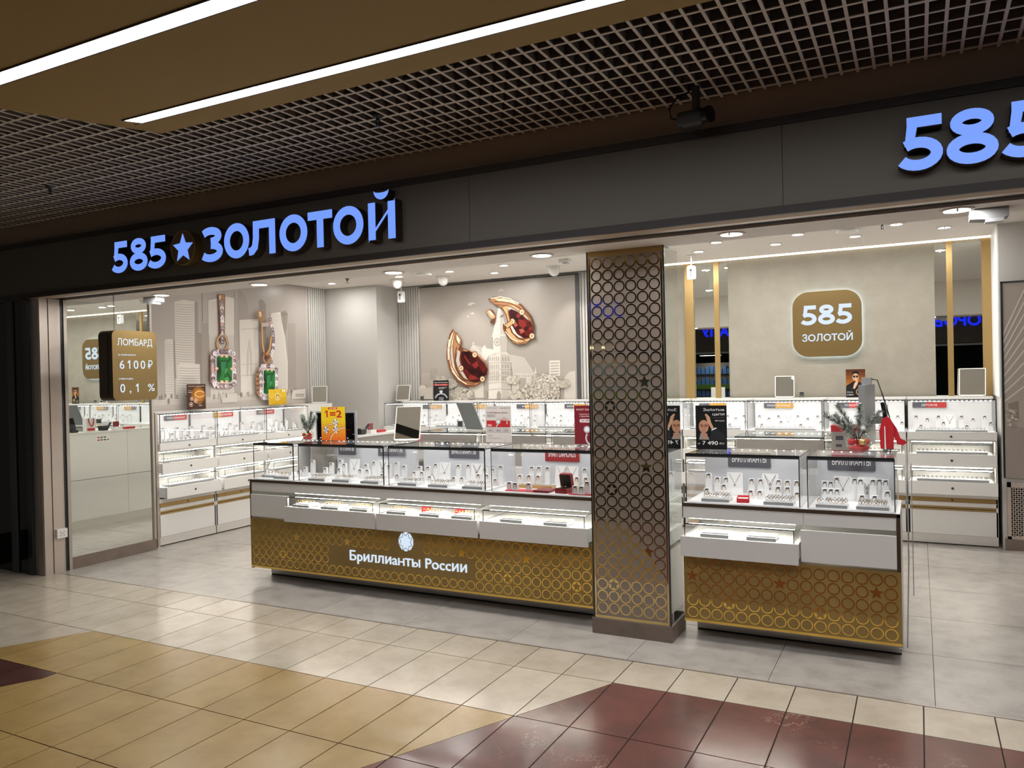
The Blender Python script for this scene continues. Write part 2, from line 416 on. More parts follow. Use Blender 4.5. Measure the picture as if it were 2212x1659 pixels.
# ================================================================== STRUCTURE
wl = sbx('wall_left', (-7.2, 4.5, 0), (-6.95, 5.40, 2.99), 'wall')
sbx('wall_left_rear', (-7.7, 5.40, 0), (-7.46, 8.66, 2.99), 'wall').name = 'wall_left'
sbx('wall_back', (-7.7, 9.14, 0), (-3.25, 9.3, 2.99), 'wall')
sbx('wall_back', (-3.25, 9.14, 0), (.72, 9.3, 3.2), 'plaster')
wc = struct(MB().box((-7.46, 8.64, 0), (-6.55, 9.14, 2.99)).build('wall_column', M['wall'])); wc.name = 'wall_corner'
wr = sbx('wall_right', (.665, 8.45, 0), (2.6, 9.3, 2.99), 'wall')
sbx('wall_right_side', (2.5, 4.3, 0), (2.6, 8.45, 2.99), 'wall').name = 'wall_right'
# fluted pilasters
def fluted(x0, x1, y, z0, z1, ax='y'):
    b = MB(); n = int(round((x1-x0)/.045)); d = (x1-x0)/n
    for i in range(n):
        a = x0+i*d+.006; c = x0+(i+1)*d-.006
        if ax == 'y': b.box((a, y-.022, z0), (c, y, z1))
        else: b.box((y, a, z0), (y+.022, c, z1))
    return struct(b.build('trim_2', M['wall']))
fluted(-6.53, -6.19, 9.14, 0, 2.985); fluted(-3.82, -3.30, 9.14, 0, 2.985); fluted(8.28, 8.62, -7.46, 1.0, 2.985, 'x')
# shop ceiling and lowered front soffit
sbx('ceiling', (-7.7, 4.8, 2.99), (2.6, 9.06, 3.2), 'ceil')
sbx('ceiling', (-7.7, 9.06, 3.06), (2.6, 9.3, 3.2), 'ceil').name = 'ceiling'
sof = sbx('ceiling', (-7.46, 4.49, 2.475), (2.6, 4.82, 3.1), 'ceil'); sof.name = 'ceiling'
bx('dark_slot', (-6.9, 4.36, 2.49), (2.6, 4.49, 2.7), 'darkgap', sof)
bx('metal_track', (-6.9, 4.2, 2.477), (2.6, 4.275, 2.52), 'alu_lt', sof)
bx('metal_track', (-6.9, 4.281, 2.477), (2.6, 4.36, 2.52), 'alu_lt', sof)
# cove light over the beige wall
tag(bx('cove_light', (-3.2, 9.085, 2.968), (.655, 9.13, 2.986), 'cove'), 'warm white cove light slot along the top of the beige wall', 'light')
# fascia
fa = sbx('wall_front', (-9.0, 4.212, 2.475), (2.6, 4.3, 3.5), 'bulk')
xs = [-9.0, -6.31, -2.454, -.6, 2.6]
for i in range(4): bx('fascia_panel', (xs[i]+.0015, 4.2, 2.518), (xs[i+1]-.0015, 4.212, 2.93), 'fascia', fa)
bx('fascia_trim', (-9.0, 4.188, 2.475), (2.6, 4.212, 2.518), 'fascia_dk', fa)
bx('fascia_trim', (-9.0, 4.188, 2.93), (2.6, 4.212, 2.972), 'fascia_dk', fa)
# left jamb, shutter guide, socket
jb = sbx('wall_jamb', (-7.06, 4.24, 0), (-6.945, 4.5, 2.475), 'alu'); jb.name = 'wall_left'
bx('jamb_panel', (-6.945, 4.243, 0), (-6.928, 4.316, 2.475), 'alu_lt', jb)
bx('jamb_panel', (-6.945, 4.322, 0), (-6.922, 4.412, 2.475), 'alu_lt', jb)
bx('shutter_guide', (-6.945, 4.414, 0), (-6.926, 4.43, 2.475), 'alu', jb)
bx('guide_slot', (-6.945, 4.43, 0), (-6.938, 4.466, 2.475), 'blackedge', jb)
bx('shutter_guide', (-6.945, 4.466, 0), (-6.928, 4.495, 2.475), 'alu', jb)
q = thing('wall_socket', 'small white socket box with red marks low on the left jamb', 'socket', (-6.921, 4.385, .357))
bx('socket_box', (0, -.05, -.04), (.03, .045, .042), 'paper', q)
b = MB(); b.add([], [])
for a, c in ((-.02, .012), (.012, .012), (-.02, -.016), (.012, -.016), (-.004, 0)): b.box((.03, a-.004, c-.004), (.0312, a+.004, c+.004))
b.build('socket_mark', M['dgrey'], q)
# neighbouring dark shopfront
nb = thing('black_shopfront', 'black glass shopfront of the dark unit left of the jamb', 'shopfront', (-8.1, 4.24, 0))
bx('glass_pane', (-1.1, 0, .0), (.73, .02, 2.475), 'blackglass', nb)
bx('door_frame', (.73, -.03, 0), (.80, .03, 2.475), 'dgrey', nb)
bx('glass_pane', (.80, -.01, 0), (.98, .02, 2.475), 'blackglass', nb)
bx('door_frame', (.98, -.03, 0), (1.04, .03, 2.475), 'blackedge', nb)
sbx('wall_dark', (-9.2, 4.3, 0), (-7.2, 4.5, 2.475), 'black').name = 'wall_left'
# big mirror on the left wall
mr = thing('wall_mirror', 'floor to ceiling wall mirror left of the counters, reflecting the beige wall', 'mirror', (-6.95, 4.5, 0))
bx('mirror_pane', (0, .005, .11), (.008, .872, 2.985), 'mirror', mr).rotation_euler = (0, 0, .0078)
bx('edge_strip', (0, .872, .11), (.02, .895, 2.985), 'alu', mr)
bx('baseboard_left', (-6.95, 4.5, 0), (-6.935, 5.395, .11), 'base_tile'); struct(bpy.data.objects['baseboard_left'])
# pillar
PX0, PX1, PY0, PY1 = -1.905, -1.392, 4.753, 5.055
pl = thing('pillar', 'square mirrored pillar with taupe front patterned in rings and stars', 'pillar', (0, 0, 0)); del pl['category']; del pl['label']
COL.objects.unlink(pl); bpy.data.objects.remove(pl)
pl = struct(bx('wall_pillar', (PX0+.006, PY0+.006, .1), (PX1-.006, PY1, 2.475), 'taupe'))
bx('front_panel', (PX0+.004, PY0, .1), (PX1-.004, PY0+.006, 2.44), 'taupe', pl)
bx('top_strip', (PX0+.004, PY0, 2.44), (PX1-.004, PY0+.006, 2.475), 'gold_strip', pl)
bx('side_mirror', (PX1-.006, PY0, .1), (PX1, PY1, 2.475), 'mirror', pl)
bx('side_mirror', (PX0, PY0, .1), (PX0+.006, PY1, 2.475), 'mirror', pl)
bx('corner_strip', (PX1-.004, PY0-.002, .1), (PX1+.002, PY0+.006, 2.475), 'blackedge', pl)
bx('corner_strip', (PX0-.002, PY0-.002, .1), (PX0+.004, PY0+.006, 2.475), 'blackedge', pl)
bx('mirror_border', (PX0+.012, PY0-.001, .12), (PX0+.021, PY0, 2.43), 'ringmirror', pl)
bx('mirror_border', (PX1-.021, PY0-.001, .12), (PX1-.012, PY0, 2.43), 'ringmirror', pl)
bx('mirror_border', (PX0+.012, PY0-.001, .103), (PX1-.012, PY0, .12), 'ringmirror', pl)
bx('baseboard', (PX0-.01, PY0-.01, 0), (PX1+.008, PY1+.01, .1), 'base_tile', pl)
def ringpattern(cells, y, mt, parent, ro=.0372, wd=.0078, name='ring_pattern'):
    b = MB()
    for (x, z, k) in cells:
        if k == 0: b.ring(x, z, ro, ro-wd, y-.0012, y, n=24)
        elif k == 1: b.prism(star(x, z, ro*1.12, .45), y-.0012, y)
        else:
            s_ = star(x, z, ro*.97, .47); n = len(s_)      # disc with a star-shaped hole
            for i in range(n):
                a0 = PI*i/5; a1 = PI*(i+1)/5; p, q2 = s_[i], s_[(i+1) % n]
                o0 = (x+ro*math.sin(a0), z+ro*math.cos(a0)); o1 = (x+ro*math.sin(a1), z+ro*math.cos(a1)); am = (a0+a1)/2
                b.prism([p, o0, (x+ro*math.sin(am), z+ro*math.cos(am)), o1, q2], y-.0012, y)
    return b.build(name, M[mt], parent)
cells = []
SP = {(4, 12): 1, (1, 14): 0, (1, 16): 2}
for r_ in range(30):
    for c_ in range(6):
        k = 0
        if (r_, c_) in ((2, 1), (10, 1), (17, 1)): k = 2
        if (r_, c_) in ((5, 4), (12, 4), (19, 4)): k = 1
        z = .172+.0766*r_
        if z < 2.42: cells.append((-1.648+(c_-2.5)*.0772, z, k))
ringpattern(cells, PY0, 'ringmirror', pl)
# right wall panel with bridge print, ventilation grille
p0, p1 = atY(2160, 668, 8.45), atY(2168, 1058, 8.45)
rm = tag(bx('wall_panel', (.69, 8.425, .66), (2.45, 8.45, 2.44), 'grey'), 'large printed wall panel with white bridge cables at the right edge', 'mural')
bx('panel_frame', (.675, 8.42, .66), (.69, 8.45, 2.45), 'blackedge', rm); bx('panel_frame', (.675, 8.42, 2.44), (2.45, 8.45, 2.455), 'blackedge', rm)
pr = Print()
pr.rect(.69, .66, 2.45, 2.44, (166, 155, 146))
for i in range(9):
    t = i/8; a = atY(2165, 870-i*18, 8.42); e = atY(2212, 835-i*26, 8.42)
    d = e-a; e = a+d*3
    if e.z > 2.4: e = a+d*((2.4-a.z)/d.z)
    pr.line([(a.x+.002, max(a.z, .7)), (e.x, e.z)], .012, (205, 197, 188))
c_ = [atY(*p, 8.42) for p in ((2178, 872), (2200, 866), (2201, 905), (2180, 905))]
pr.poly([(v.x, v.z) for v in c_], (138, 126, 116)); 
for i in range(40):
    v = atY(2166+random.random()*30, 885+random.random()*34, 8.42); pr.disc(max(v.x, .71), v.z, .008+.012*random.random(), random.choice([(186, 176, 166), (150, 138, 128)]), 7)
v0 = atY(2167, 920, 8.42); pr.rect(.69, .66, 2.45, v0.z-.02, (150, 139, 131))
pr.build('bridge_print', rm, (0, 8.4245, 0), 'MUR')
gr = thing('ventilation_grille', 'white perforated radiator grille at the floor under the bridge panel', 'grille', (.70, 8.43, 0))
bx('grille_back', (0, .012, .1), (1.7, .02, .62), 'darkgap', gr)
b = MB(); b.box((0, -.005, .575), (1.7, .01, .62)); b.box((0, -.005, .1), (1.7, .01, .125)); b.box((0, -.005, .1), (.03, .01, .62))
for i in range(-13, 46):
    x = i*.038
    for s_ in (1, -1):
        x0_, x1_ = x, x+s_*.45; z0_, z1_ = .125, .575
        lo, hi = 0.03, 1.7
        if s_ < 0: x0_, x1_ = x+.45, x
        def cl(xa, za, xb, zb):
            if min(xa, xb) > hi or max(xa, xb) < lo: return None
            if xa == xb: return None
            pts = [(xa, za), (xb, zb)]; out = []
            for (px_, pz_), (qx, qz) in ((pts[0], pts[1]), (pts[1], pts[0])):
                if px_ < lo: t = (lo-px_)/(qx-px_); px_, pz_ = lo, pz_+(qz-pz_)*t
                elif px_ > hi: t = (hi-px_)/(qx-px_); px_, pz_ = hi, pz_+(qz-pz_)*t
                out.append((px_, pz_))
            return out
        r_ = cl(x0_, z0_, x1_, z1_)
        if r_ and abs(r_[0][0]-r_[1][0]) > .01: b.stroke(r_, .011, 0, .004)
stuff(b.build('grille_mesh', M['alu_lt'], gr)); bx('grille_plinth', (-.02, -.02, 0), (1.7, .02, .1), 'base_tile', gr)

# ================================================================== MALL CEILING
cl_ = struct(bx('ceiling', (-10.5, -1.0, 3.5), (2.6, 4.3, 3.55), 'void')); cl_.name = 'ceiling'
GZ, GT = 3.13, .055
def gridbar(x0, x1, y0, y1, z):                      # sides coloured darker to stand in for shade; light underside strip
    MB().box((x0, y0, z), (x1, y1, z+.004)).box((x0+.002 if x1-x0 < .1 else x0, y0+.002 if y1-y0 < .1 else y0, z+.004), (x1-.002 if x1-x0 < .1 else x1, y1-.002 if y1-y0 < .1 else y1, z+GT), 1).build('grid_bar', [M['grid'], M['grid_shaded']], cl_)
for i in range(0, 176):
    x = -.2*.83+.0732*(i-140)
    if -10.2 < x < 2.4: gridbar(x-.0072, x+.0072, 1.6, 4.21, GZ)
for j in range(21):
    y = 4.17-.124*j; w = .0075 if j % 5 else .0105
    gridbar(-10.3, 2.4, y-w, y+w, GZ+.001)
KZ = 3.05; kf = (KZ-1.664)/1.736
P1 = atZ(352, 289, KZ); P2 = atZ(1480, 13.4, KZ); P3 = atZ(0, 235, KZ); dd = (P3-P1)
yE = (P1.y+P2.y)/2
t_ = (-1.0-P1.y)/dd.y; P4 = P1+dd*t_
cp = struct(MB().prismz([(P4.x, -1.0), (2.4, -1.0), (2.4, yE), (P1.x, yE)], KZ, KZ+.07).build('ceiling_panel', M['camel'])); cp.name = 'ceiling'
def striplight(y0, y1, x0, x1, label, skew=.05):
    t = thing('strip_light', label, 'light', ((x0+x1)/2, (y0+y1)/2, KZ))
    w = (y1-y0)/2; h = (x1-x0)/2
    MB().prismz([(-h, -w), (h, -w), (h, w), (-h+skew, w)][::1], -.004, -.0005).build('diffuser', M['strip'], t)
    MB().box((-h-.01, -w-.006, -.006), (h, -w, 0)).box((-h-.01, w, -.006), (h, w+.006, 0)).build('frame', M['fascia_dk'], t)
a0, a1 = atZ(291, 267.6, KZ), atZ(267, 259, KZ)
striplight(a1.y, a0.y, a1.x, 2.3, 'recessed strip light nearest the grid ceiling, with its angled end in view')
b0, b1 = atZ(0, 180.7, KZ), atZ(448, 0, KZ)
striplight(b1.y, b0.y, b0.x-.5, 2.3, 'recessed strip light at the upper left, cut off by the frame')
# mall fixtures on the grid
def sprinkler(px, py, z, label):
    v = atZ(px, py, z); t = thing('sprinkler', label, 'sprinkler', (v.x, v.y, z), 0, 'ceiling sprinklers')
    MB().lathe([(.03, 0), (.03, -.006), (.012, -.008), (.012, -.03)], n=12).build('collar', M['dgrey'], t)
    MB().tube([(-.01, 0, -.03), (-.01, 0, -.055)], .003).tube([(.01, 0, -.03), (.01, 0, -.055)], .003).lathe([(.016, -.055), (.016, -.058)], n=10).build('deflector', M['black'], t)
sprinkler(816, 250, GZ, 'small dark sprinkler on the grid ceiling above the sign')
sprinkler(108, 402, GZ, 'small dark sprinkler on the grid ceiling at the far left')
sprinkler(750, 602, 2.99, 'tiny sprinkler on the shop ceiling near the corner column')
sprinkler(1906, 481, 2.99, 'tiny sprinkler on the shop ceiling right of the round vent')
v = atZ(1505, 190, GZ)
t = thing('projector', 'black projector lamp hanging from the grid ceiling above the fascia', 'projector', (v.x, v.y-.02, GZ))
MB().tube([(0, 0, 0), (0, 0, -.13)], .02, 10).build('mount', M['dgrey'], t)
MB().tube([(-.09, 0, -.16), (.03, 0, -.155)], .042, 14).build('body', M['dgrey'], t)
MB().tube([(.03, 0, -.155), (.075, -.02, -.155)], [.036, .043], 14).build('lens', M['black'], t)
MB().tube([(-.03, 0, -.02), (-.1, 0, -.04), (-.14, 0, -.09), (-.13, 0, -.14), (-.08, 0, -.16)], .005).build('cable', M['black'], t)
MB().tube([(-.08, -.03, -.2), (-.04, -.03, -.23), (.02, -.03, -.225), (.05, -.03, -.2)], .004).build('bracket', M['black'], t)

# ================================================================== SIGN ON THE FASCIA
sg = thing('shop_sign', 'illuminated blue figures, star disc and long word, left on the dark fascia', 'sign', (-4.35, 4.2, 2.585))
def letter(ch, x0, x1, z0, z1, root, w=.062, fm='signblue', sm='fascia_dk', dep=.075):
    def put(fn, wd_, y0, y1, mt, nm, par):
        b = MB(); fn(b, wd_, y0, y1); return b.build(nm, M[mt], par)
    W, H = x1-x0, z1-z0; cx, cz = (x0+x1)/2, (z0+z1)/2; h = w/2
    def fn(b, w_, y0, y1):
        if ch == 'О': b.stroke(arc(cx, cz, W/2-h, H/2-h, 0, 348, 29), w_, y0, y1, closed=True)
        elif ch == 'Т': b.box((x0, y0, z1-w_), (x1, y1, z1)); b.box((cx-w_/2, y0, z0), (cx+w_/2, y1, z1-w_))
        elif ch == 'Л': b.stroke([(x0, z0+h)]+[(x0+.03, z0+h+.004), (x0+.058, z0+.06), (x0+.07, z0+.12), (x0+.072, z1-h), (x1-h, z1-h), (x1-h, z0)], w_, y0, y1)
        elif ch == 'Й':
            b.stroke([(x0+h, z1), (x0+h, z0+.004)], w_, y0, y1); b.stroke([(x1-h, z1-.004), (x1-h, z0)], w_, y0, y1)
            b.prism([(x0, z0-.008), (x0+w_, z0+.075), (x1, z1+.008), (x1-w_, z1-.075)], y0, y1)
            b.prism(arc(cx, z1+.074, .06, .06, 180, 360, 10)+arc(cx, z1+.074, .06, .016, 360, 180, 10), y0, y1)
        elif ch == 'З':
            b.stroke(arc(x0+W*.36, z1-H*.27, W*.46-h*.2, H*.27-h, 150, -88, 14), w_, y0, y1)
            b.stroke(arc(x0+W*.36, z0+H*.29, W*.64-h, H*.29-h*.9, 88, -148, 14), w_, y0, y1)
        elif ch == '5':
            b.box((x0+W*.17, y0, z1-w_), (x1-W*.03, y1, z1))
            b.prism([(x0+W*.10+(w-w_)/2, cz-H*.03), (x0+W*.17+(w-w_)/2, z1-w_*.5), (x0+W*.17+w_*.95, z1-w_*.5), (x0+W*.10+w_*.85, cz+H*.0)], y0, y1)
            b.stroke(arc(x0+W*.42, z0+H*.315, W*.58-h, H*.315-h, 132, -150, 18), w_, y0, y1)
        elif ch == '8':
            b.stroke(arc(cx, z1-H*.24, W*.43-h, H*.25-h, 0, 348, 22), w_*.95, y0, y1, closed=True)
            b.stroke(arc(cx, z0+H*.285, W/2-h, H*.285-h, 0, 348, 22), w_, y0, y1, closed=True)
    side = put(fn, w, -dep, 0, sm, 'letter', root)
    put(fn, w-.004, -dep-.003, -dep, fm, 'letter_face', side)
    return side
X0 = -4.35
for ch, a, e in (('5', -5.745, -5.56), ('8', -5.535, -5.325), ('5', -5.315, -5.115), ('З', -4.70, -4.505), ('О', -4.492, -4.24), ('Л', -4.245, -3.99),
                 ('О', -3.952, -3.696), ('Т', -3.69, -3.478), ('О', -3.472, -3.216), ('Й', -3.178, -2.96)):
    letter(ch, a-X0, e-X0, 0 if ch in 'ТЛЙ' else -.006, .246 if ch in 'ТЛЙ5' else .252, sg, .054 if ch in '58' else .06)
d_ = MB().ring(-4.925-X0, .125, .132, .001, -.075, 0, 32).build('star_disc', M['gold_sign'], sg)
MB().prism(star(-4.925-X0, .122, .112, .45), -.079, -.075).build('star_face', M['signblue'], d_)
MB().ring(-4.925-X0, .125, .132, .125, -.08, -.075, 32).build('disc_rim', M['gold_strip'], d_)
sg2 = thing('shop_sign', 'illuminated blue figures at the right end of the fascia, cut by the frame', 'sign', (-.062, 4.2, 2.592))
for ch, a, e in (('5', 0, .18), ('8', .19, .398), ('5', .415, .6)): letter(ch, a, e, 0, .252, sg2, .053)

# ================================================================== LAMPS IN THE SHOP
def downlight(px, py, z, r, w, label):
    v = atZ(px, py, z); t = thing('downlight', label, 'light', (v.x, v.y, z), 0, 'recessed ceiling downlights')
    MB().ring(0, 0, r*1.3, r, 0, .006, 24).build('trim_ring', M['ceil'], t, rot=(PI/2, 0, 0), loc=(0, 0, -.006))
    MB().lathe([(r, -.003), (r, -.0015)], n=20, smooth=False).build('lamp_face', M['lamp'], t)
    MB().box((-.004, -r, -.02), (.004, -r+.006, -.003)).build('clip', M['ceil'], t)
    area('lamp', (v.x, v.y, z-.005), r*1.9, w)
for k_, (px, py) in enumerate(((349, 637), (560, 614), (850, 588), (1170, 551), (1580, 505), (2067, 453))):
    downlight(px, py, 2.475, .062, BIG_W, 'large recessed soffit downlight, '+('first', 'second', 'third', 'fourth', 'fifth', 'sixth')[k_]+' from the left')
for k_, (px, py) in enumerate(sorted(((717, 612), (862, 597), (971, 586), (1068, 589), (1088, 573), (1509, 543), (1547, 523), (1675, 527), (1723, 506), (1847, 510), (1936, 484), (2040, 491), (1448, 547)))):
    downlight(px, py, 2.988, .05, DOWN_W, 'small recessed ceiling downlight, '+('first', 'second', 'third', 'fourth', 'fifth', 'sixth', 'seventh', 'eighth', 'ninth', 'tenth', 'eleventh', 'twelfth', 'thirteenth')[k_]+' from the left')
for (x, y) in ((-6.2, 6.3), (-4.6, 5.6), (-2.9, 5.9), (-2.8, 7.6), (-4.6, 7.0), (1.1, 6.2), (-1.0, 6.0)):     # unseen lamps above the soffit line; last pair added to brighten the right side
    q = thing('downlight', 'small unseen downlight assumed behind the soffit edge', 'light', (x, y, 2.988), 0, 'recessed ceiling downlights')
    MB().lathe([(.05, -.003), (.05, -.0015)], n=16, smooth=False).build('lamp_face', M['lamp'], q); area('lamp', (x, y, 2.983), .095, DOWN_W)
for px, py, l in ((858, 604, 'white eyeball spotlight dome in the ceiling above the hanging sensor'), (957, 597, 'white eyeball spotlight dome left over the red earring mural'), (1197, 575, 'white eyeball spotlight dome right over the red earring mural')):
    v = atZ(px, py, 2.99); t = thing('spotlight', l, 'light', (v.x, v.y, 2.99))
    MB().lathe([(.095, 0), (.095, -.008), (.07, -.01)], n=20).build('collar', M['ceil'], t)
    MB().lathe([(.066, -.01), (.066, -.05), (.055, -.09), (.03, -.115), (.004, -.12)], n=20).build('eyeball', M['white'], t)
    s = bpy.data.lights.new('lamp', 'SPOT'); s.energy = 15; s.spot_size = 1.0; s.spot_blend = .8; s.color = (1, .95, .88); s.shadow_soft_size = .03
    o = bpy.data.objects.new('lamp', s); COL.objects.link(o); o.location = (v.x, v.y+.06, 2.86); o.rotation_euler = (math.radians(42), 0, 0)
for px, py, l in ((915, 589, 'round white ceiling vent left of the pillar'), (1830, 494, 'round white ceiling vent right of the pillar')):
    v = atZ(px, py, 2.99); t = thing('ceiling_vent', l, 'vent', (v.x, v.y, 2.99))
    MB().lathe([(.16, 0), (.15, -.008), (.11, -.014)], n=24).build('flange', M['ceil'], t); MB().lathe([(.1, -.014), (.1, -.03), (.085, -.034)], n=24).build('disc', M['white'], t)
for px, py, l in ((866, 622, 'white sensor hanging on a rod near the corner column'), (1493, 563, 'white sensor hanging on a rod beside the left gold strips')):
    v = atZ(px, py-12, 2.99); t = thing('hanging_sensor', l, 'sensor', (v.x, v.y, 2.99))
    MB().lathe([(.05, 0), (.05, -.008)], n=12).tube([(0, 0, 0), (0, 0, -.12)], .008).build('rod', M['white'], t)
    MB().prism(rrect(-.042, -.27, .042, -.12, .015, 3), -.03, .03).build('case', M['white2'], t)
    b = MB()
    for z in (-.17, -.2, -.225): b.ring(0, z, .014 if z > -.19 else .008, .0005, -.032, -.03, 12)
    b.build('lens', M['black'], t)
def ceilbox(px, py, z, sx, mt, label, name='security_camera'):
    v = atZ(px, py, z); t = thing(name, label, 'camera', (v.x, v.y, z))
    MB().prism([(-sx, 0), (sx, 0), (sx, -sx*.55), (sx*.5, -sx*.75), (-sx, -sx*.6)], -sx*.6, sx*.6).build('housing', M[mt], t)
    MB().box((-sx*.2, -sx*.62, -sx*.85), (sx*.75, sx*.3, -sx*.66)).build('bracket', M['silver'], t)
ceilbox(2135, 452, 2.475, .085, 'mgrey', 'grey security camera box on the soffit at the upper right')
ceilbox(332, 642, 2.475, .08, 'silver', 'silver security camera box on the soffit above the mirror edge')
ceilbox(1220, 560, 2.99, .06, 'white', 'small white security box on the ceiling by the mural corner')

# ================================================================== PAWN SIGN
LX, LY0, LY1 = -6.2, 4.422, 4.867
t = thing('hanging_sign', 'gold lightbox hanging on chains with white price lettering', 'sign', (LX, LY0, 1.549), PI/2)
b = MB().prism(rrect(0, 0, .445, .617, .05), 0, .178).build('case', M['bronze_dk'], t)
fp = MB().prism(rrect(0, 0, .445, .617, .05), -.006, 0).build('front_panel', M['gold_sign'], t)
MB().box((-.003, .05, .05), (0, .06, .58)).build('seam', M['black'], b)
for s_, x, z, h, w_ in (('ЛОМБАРД', .050, .485, .060, .35), ('6', .068, .28, .074, None), ('0', .205, .28, .074, None), ('0', .275, .28, .074, None), ('₽', .348, .28, .074, .05),
                        ('0', .068, .072, .074, None), (',', .160, .072, .074, None), ('%', .345, .078, .066, .07)):
    text('lettering', s_, h, 'signwhite', fp, (x, -.006, z), .001, 'L', .004, w_)
for x_, z_i in ((.145, .28), (.222, .072)): MB().prism(one(x_, z_i, .074, .026), -.007, -.006).build('lettering', M['signwhite'], fp)
text('lettering', 'ЗА ГРАММ ЗОЛОТА', .013, 'signwhite', fp, (.055, -.006, .395), .001, 'L', .01)
text('lettering', 'СТАВКА В ДЕНЬ', .013, 'signwhite', fp, (.055, -.006, .185), .001, 'L', .01)
for x in (.056,):
    for z in (.27, .065): MB().box((x, -.0068, z), (x+.002, -.006, z+.1)).build('cell_line', M['fascia_dk'], fp)
ch = MB()
for lx in (.05, .40):
    for k in range(16):
        z = .622+.0185*k
        ch.tube([(lx+(.0045 if k % 2 == 0 else 0)*math.cos(a), .03+(0 if k % 2 == 0 else .0045)*math.cos(a), z+.0115+.0115*math.sin(a)) for a in [j*PI/4 for j in range(8)]], .0018, 4, closed=True)
ch.build('chain', M['dgrey'], t)
zt = MB()
for lx in (.05, .40): zt.tube([(lx, .03, .92), (lx, .03, .925)], .0025, 5)
zt.build('cable', M['dgrey'], t)

# ================================================================== MURALS
def mural_frame():
    pass
z_ = 3.95
def LM(x, y):                                       # zoom crop (320,600) -> mural plane u,v (left wall)
    v = atX(320+x/z_, 600+y/z_, -7.435); return (v.y-5.42, v.z)
ml = thing('wall_mural', 'wall mural of pale towers with two hanging green stone earrings', 'mural', (-7.435, 5.42, 0), PI/2)
bx('mural_panel', (0, .0008, 1.0), (2.82, .022, 2.985), 'wall', ml)
pr = Print()
pr.rect(0, 1.0, 2.82, 2.985, (172, 163, 155))
def P(pts): return [LM(*p) for p in pts]
def stripes(x0, y0, x1, y1, n, c, sag=0, w=.006):
    pr.d -= pr.step
    for i in range(n):
        y = y0+(y1-y0)*(i+.5)/n
        pr.line([LM(x0, y), LM((x0+x1)/2, y+sag), LM(x1, y+sag*.6)], w, c, keep=True)
base_c = (206, 198, 189); dk_c = (148, 138, 130); lt_c = (216, 208, 199); st_c = (164, 154, 145)
pr.poly(P([(945, 190), (975, 185), (1005, 230), (1005, 900), (945, 900)]), dk_c)
pr.poly(P([(765, 100), (800, 115), (845, 190), (865, 360), (865, 700), (765, 700)]), (164, 153, 145))
pr.poly(P([(1190, 388), (1255, 388), (1265, 965), (1195, 1000)]), (166, 156, 147)); stripes(1192, 395, 1258, 960, 40, (152, 142, 134), 0, .004)
pr.poly(P([(455, 388), (520, 388), (520, 930), (462, 930)]), (162, 151, 143)); pr.poly(P([(420, 465), (455, 470), (462, 930), (425, 930)]), (150, 140, 132))
pr.poly(P([(225, 205), (300, 188), (395, 203), (402, 1000), (235, 1000)]), base_c); stripes(228, 215, 398, 740, 26, st_c, 8)
pr.poly(P([(395, 203), (425, 212), (428, 740), (402, 740)]), (150, 140, 132))
pr.poly(P([(140, 540), (150, 524), (205, 522), (213, 540), (224, 1040), (148, 1040)]), base_c); stripes(146, 560, 214, 1000, 22, st_c, 0, .004); pr.poly(P([(213, 535), (222, 860), (240, 860), (226, 535)]), (156, 146, 138))
pr.poly(P([(258, 742), (275, 724), (440, 738), (447, 1080), (262, 1090)]), lt_c); stripes(262, 760, 442, 1060, 14, st_c, 4)
pr.poly(P([(513, 195), (660, 160), (735, 175), (735, 490), (515, 490)]), lt_c); stripes(515, 200, 600, 490, 36, (188, 179, 175), 0, .004); pr.poly(P([(520, 490), (730, 490), (735, 1060), (535, 1060)]), base_c); stripes(530, 500, 725, 900, 28, (184, 174, 166), 0, .004)
pr.line(P([(735, 120), (735, 500)]), .006, (140, 130, 122)); pr.line(P([(460, 130), (462, 380)]), .008, (140, 130, 122))
pr.poly(P([(775, 360), (940, 352), (945, 1040), (792, 1050)]), lt_c)
for o in (0, 9, 18): pr.line(P([(840+o*.6, 840), (843+o*.6, 640+o), (862, 520+o*2), (880-o*.6, 640+o), (884-o*.6, 840)]), .005, (170, 160, 151))
for y in (440, 740, 835): pr.line(P([(790, y), (930, y-6)]), .006, (180, 170, 161))
pr.poly(P([(1045, 305), (1130, 292), (1165, 500), (1190, 720), (1190, 1000), (1075, 1010), (1060, 760), (1050, 500)]), lt_c)
pr.d -= pr.step
for i in range(52):
    y = 310+i*13; t = i/52
    pr.line([LM(1046+12*t+14*t*t, y), LM(1132+46*min(1, t*1.4), y+10)], .004, (184, 174, 165), keep=True)
pr.poly(P([(1128, 292), (1170, 280), (1190, 305), (1182, 430), (1165, 500), (1140, 380)]), (150, 139, 131))
for i in range(5): pr.line(P([(1130+i*10, 292+i*3), (1150+i*9, 330-i*4)]), .004, (104, 94, 88))
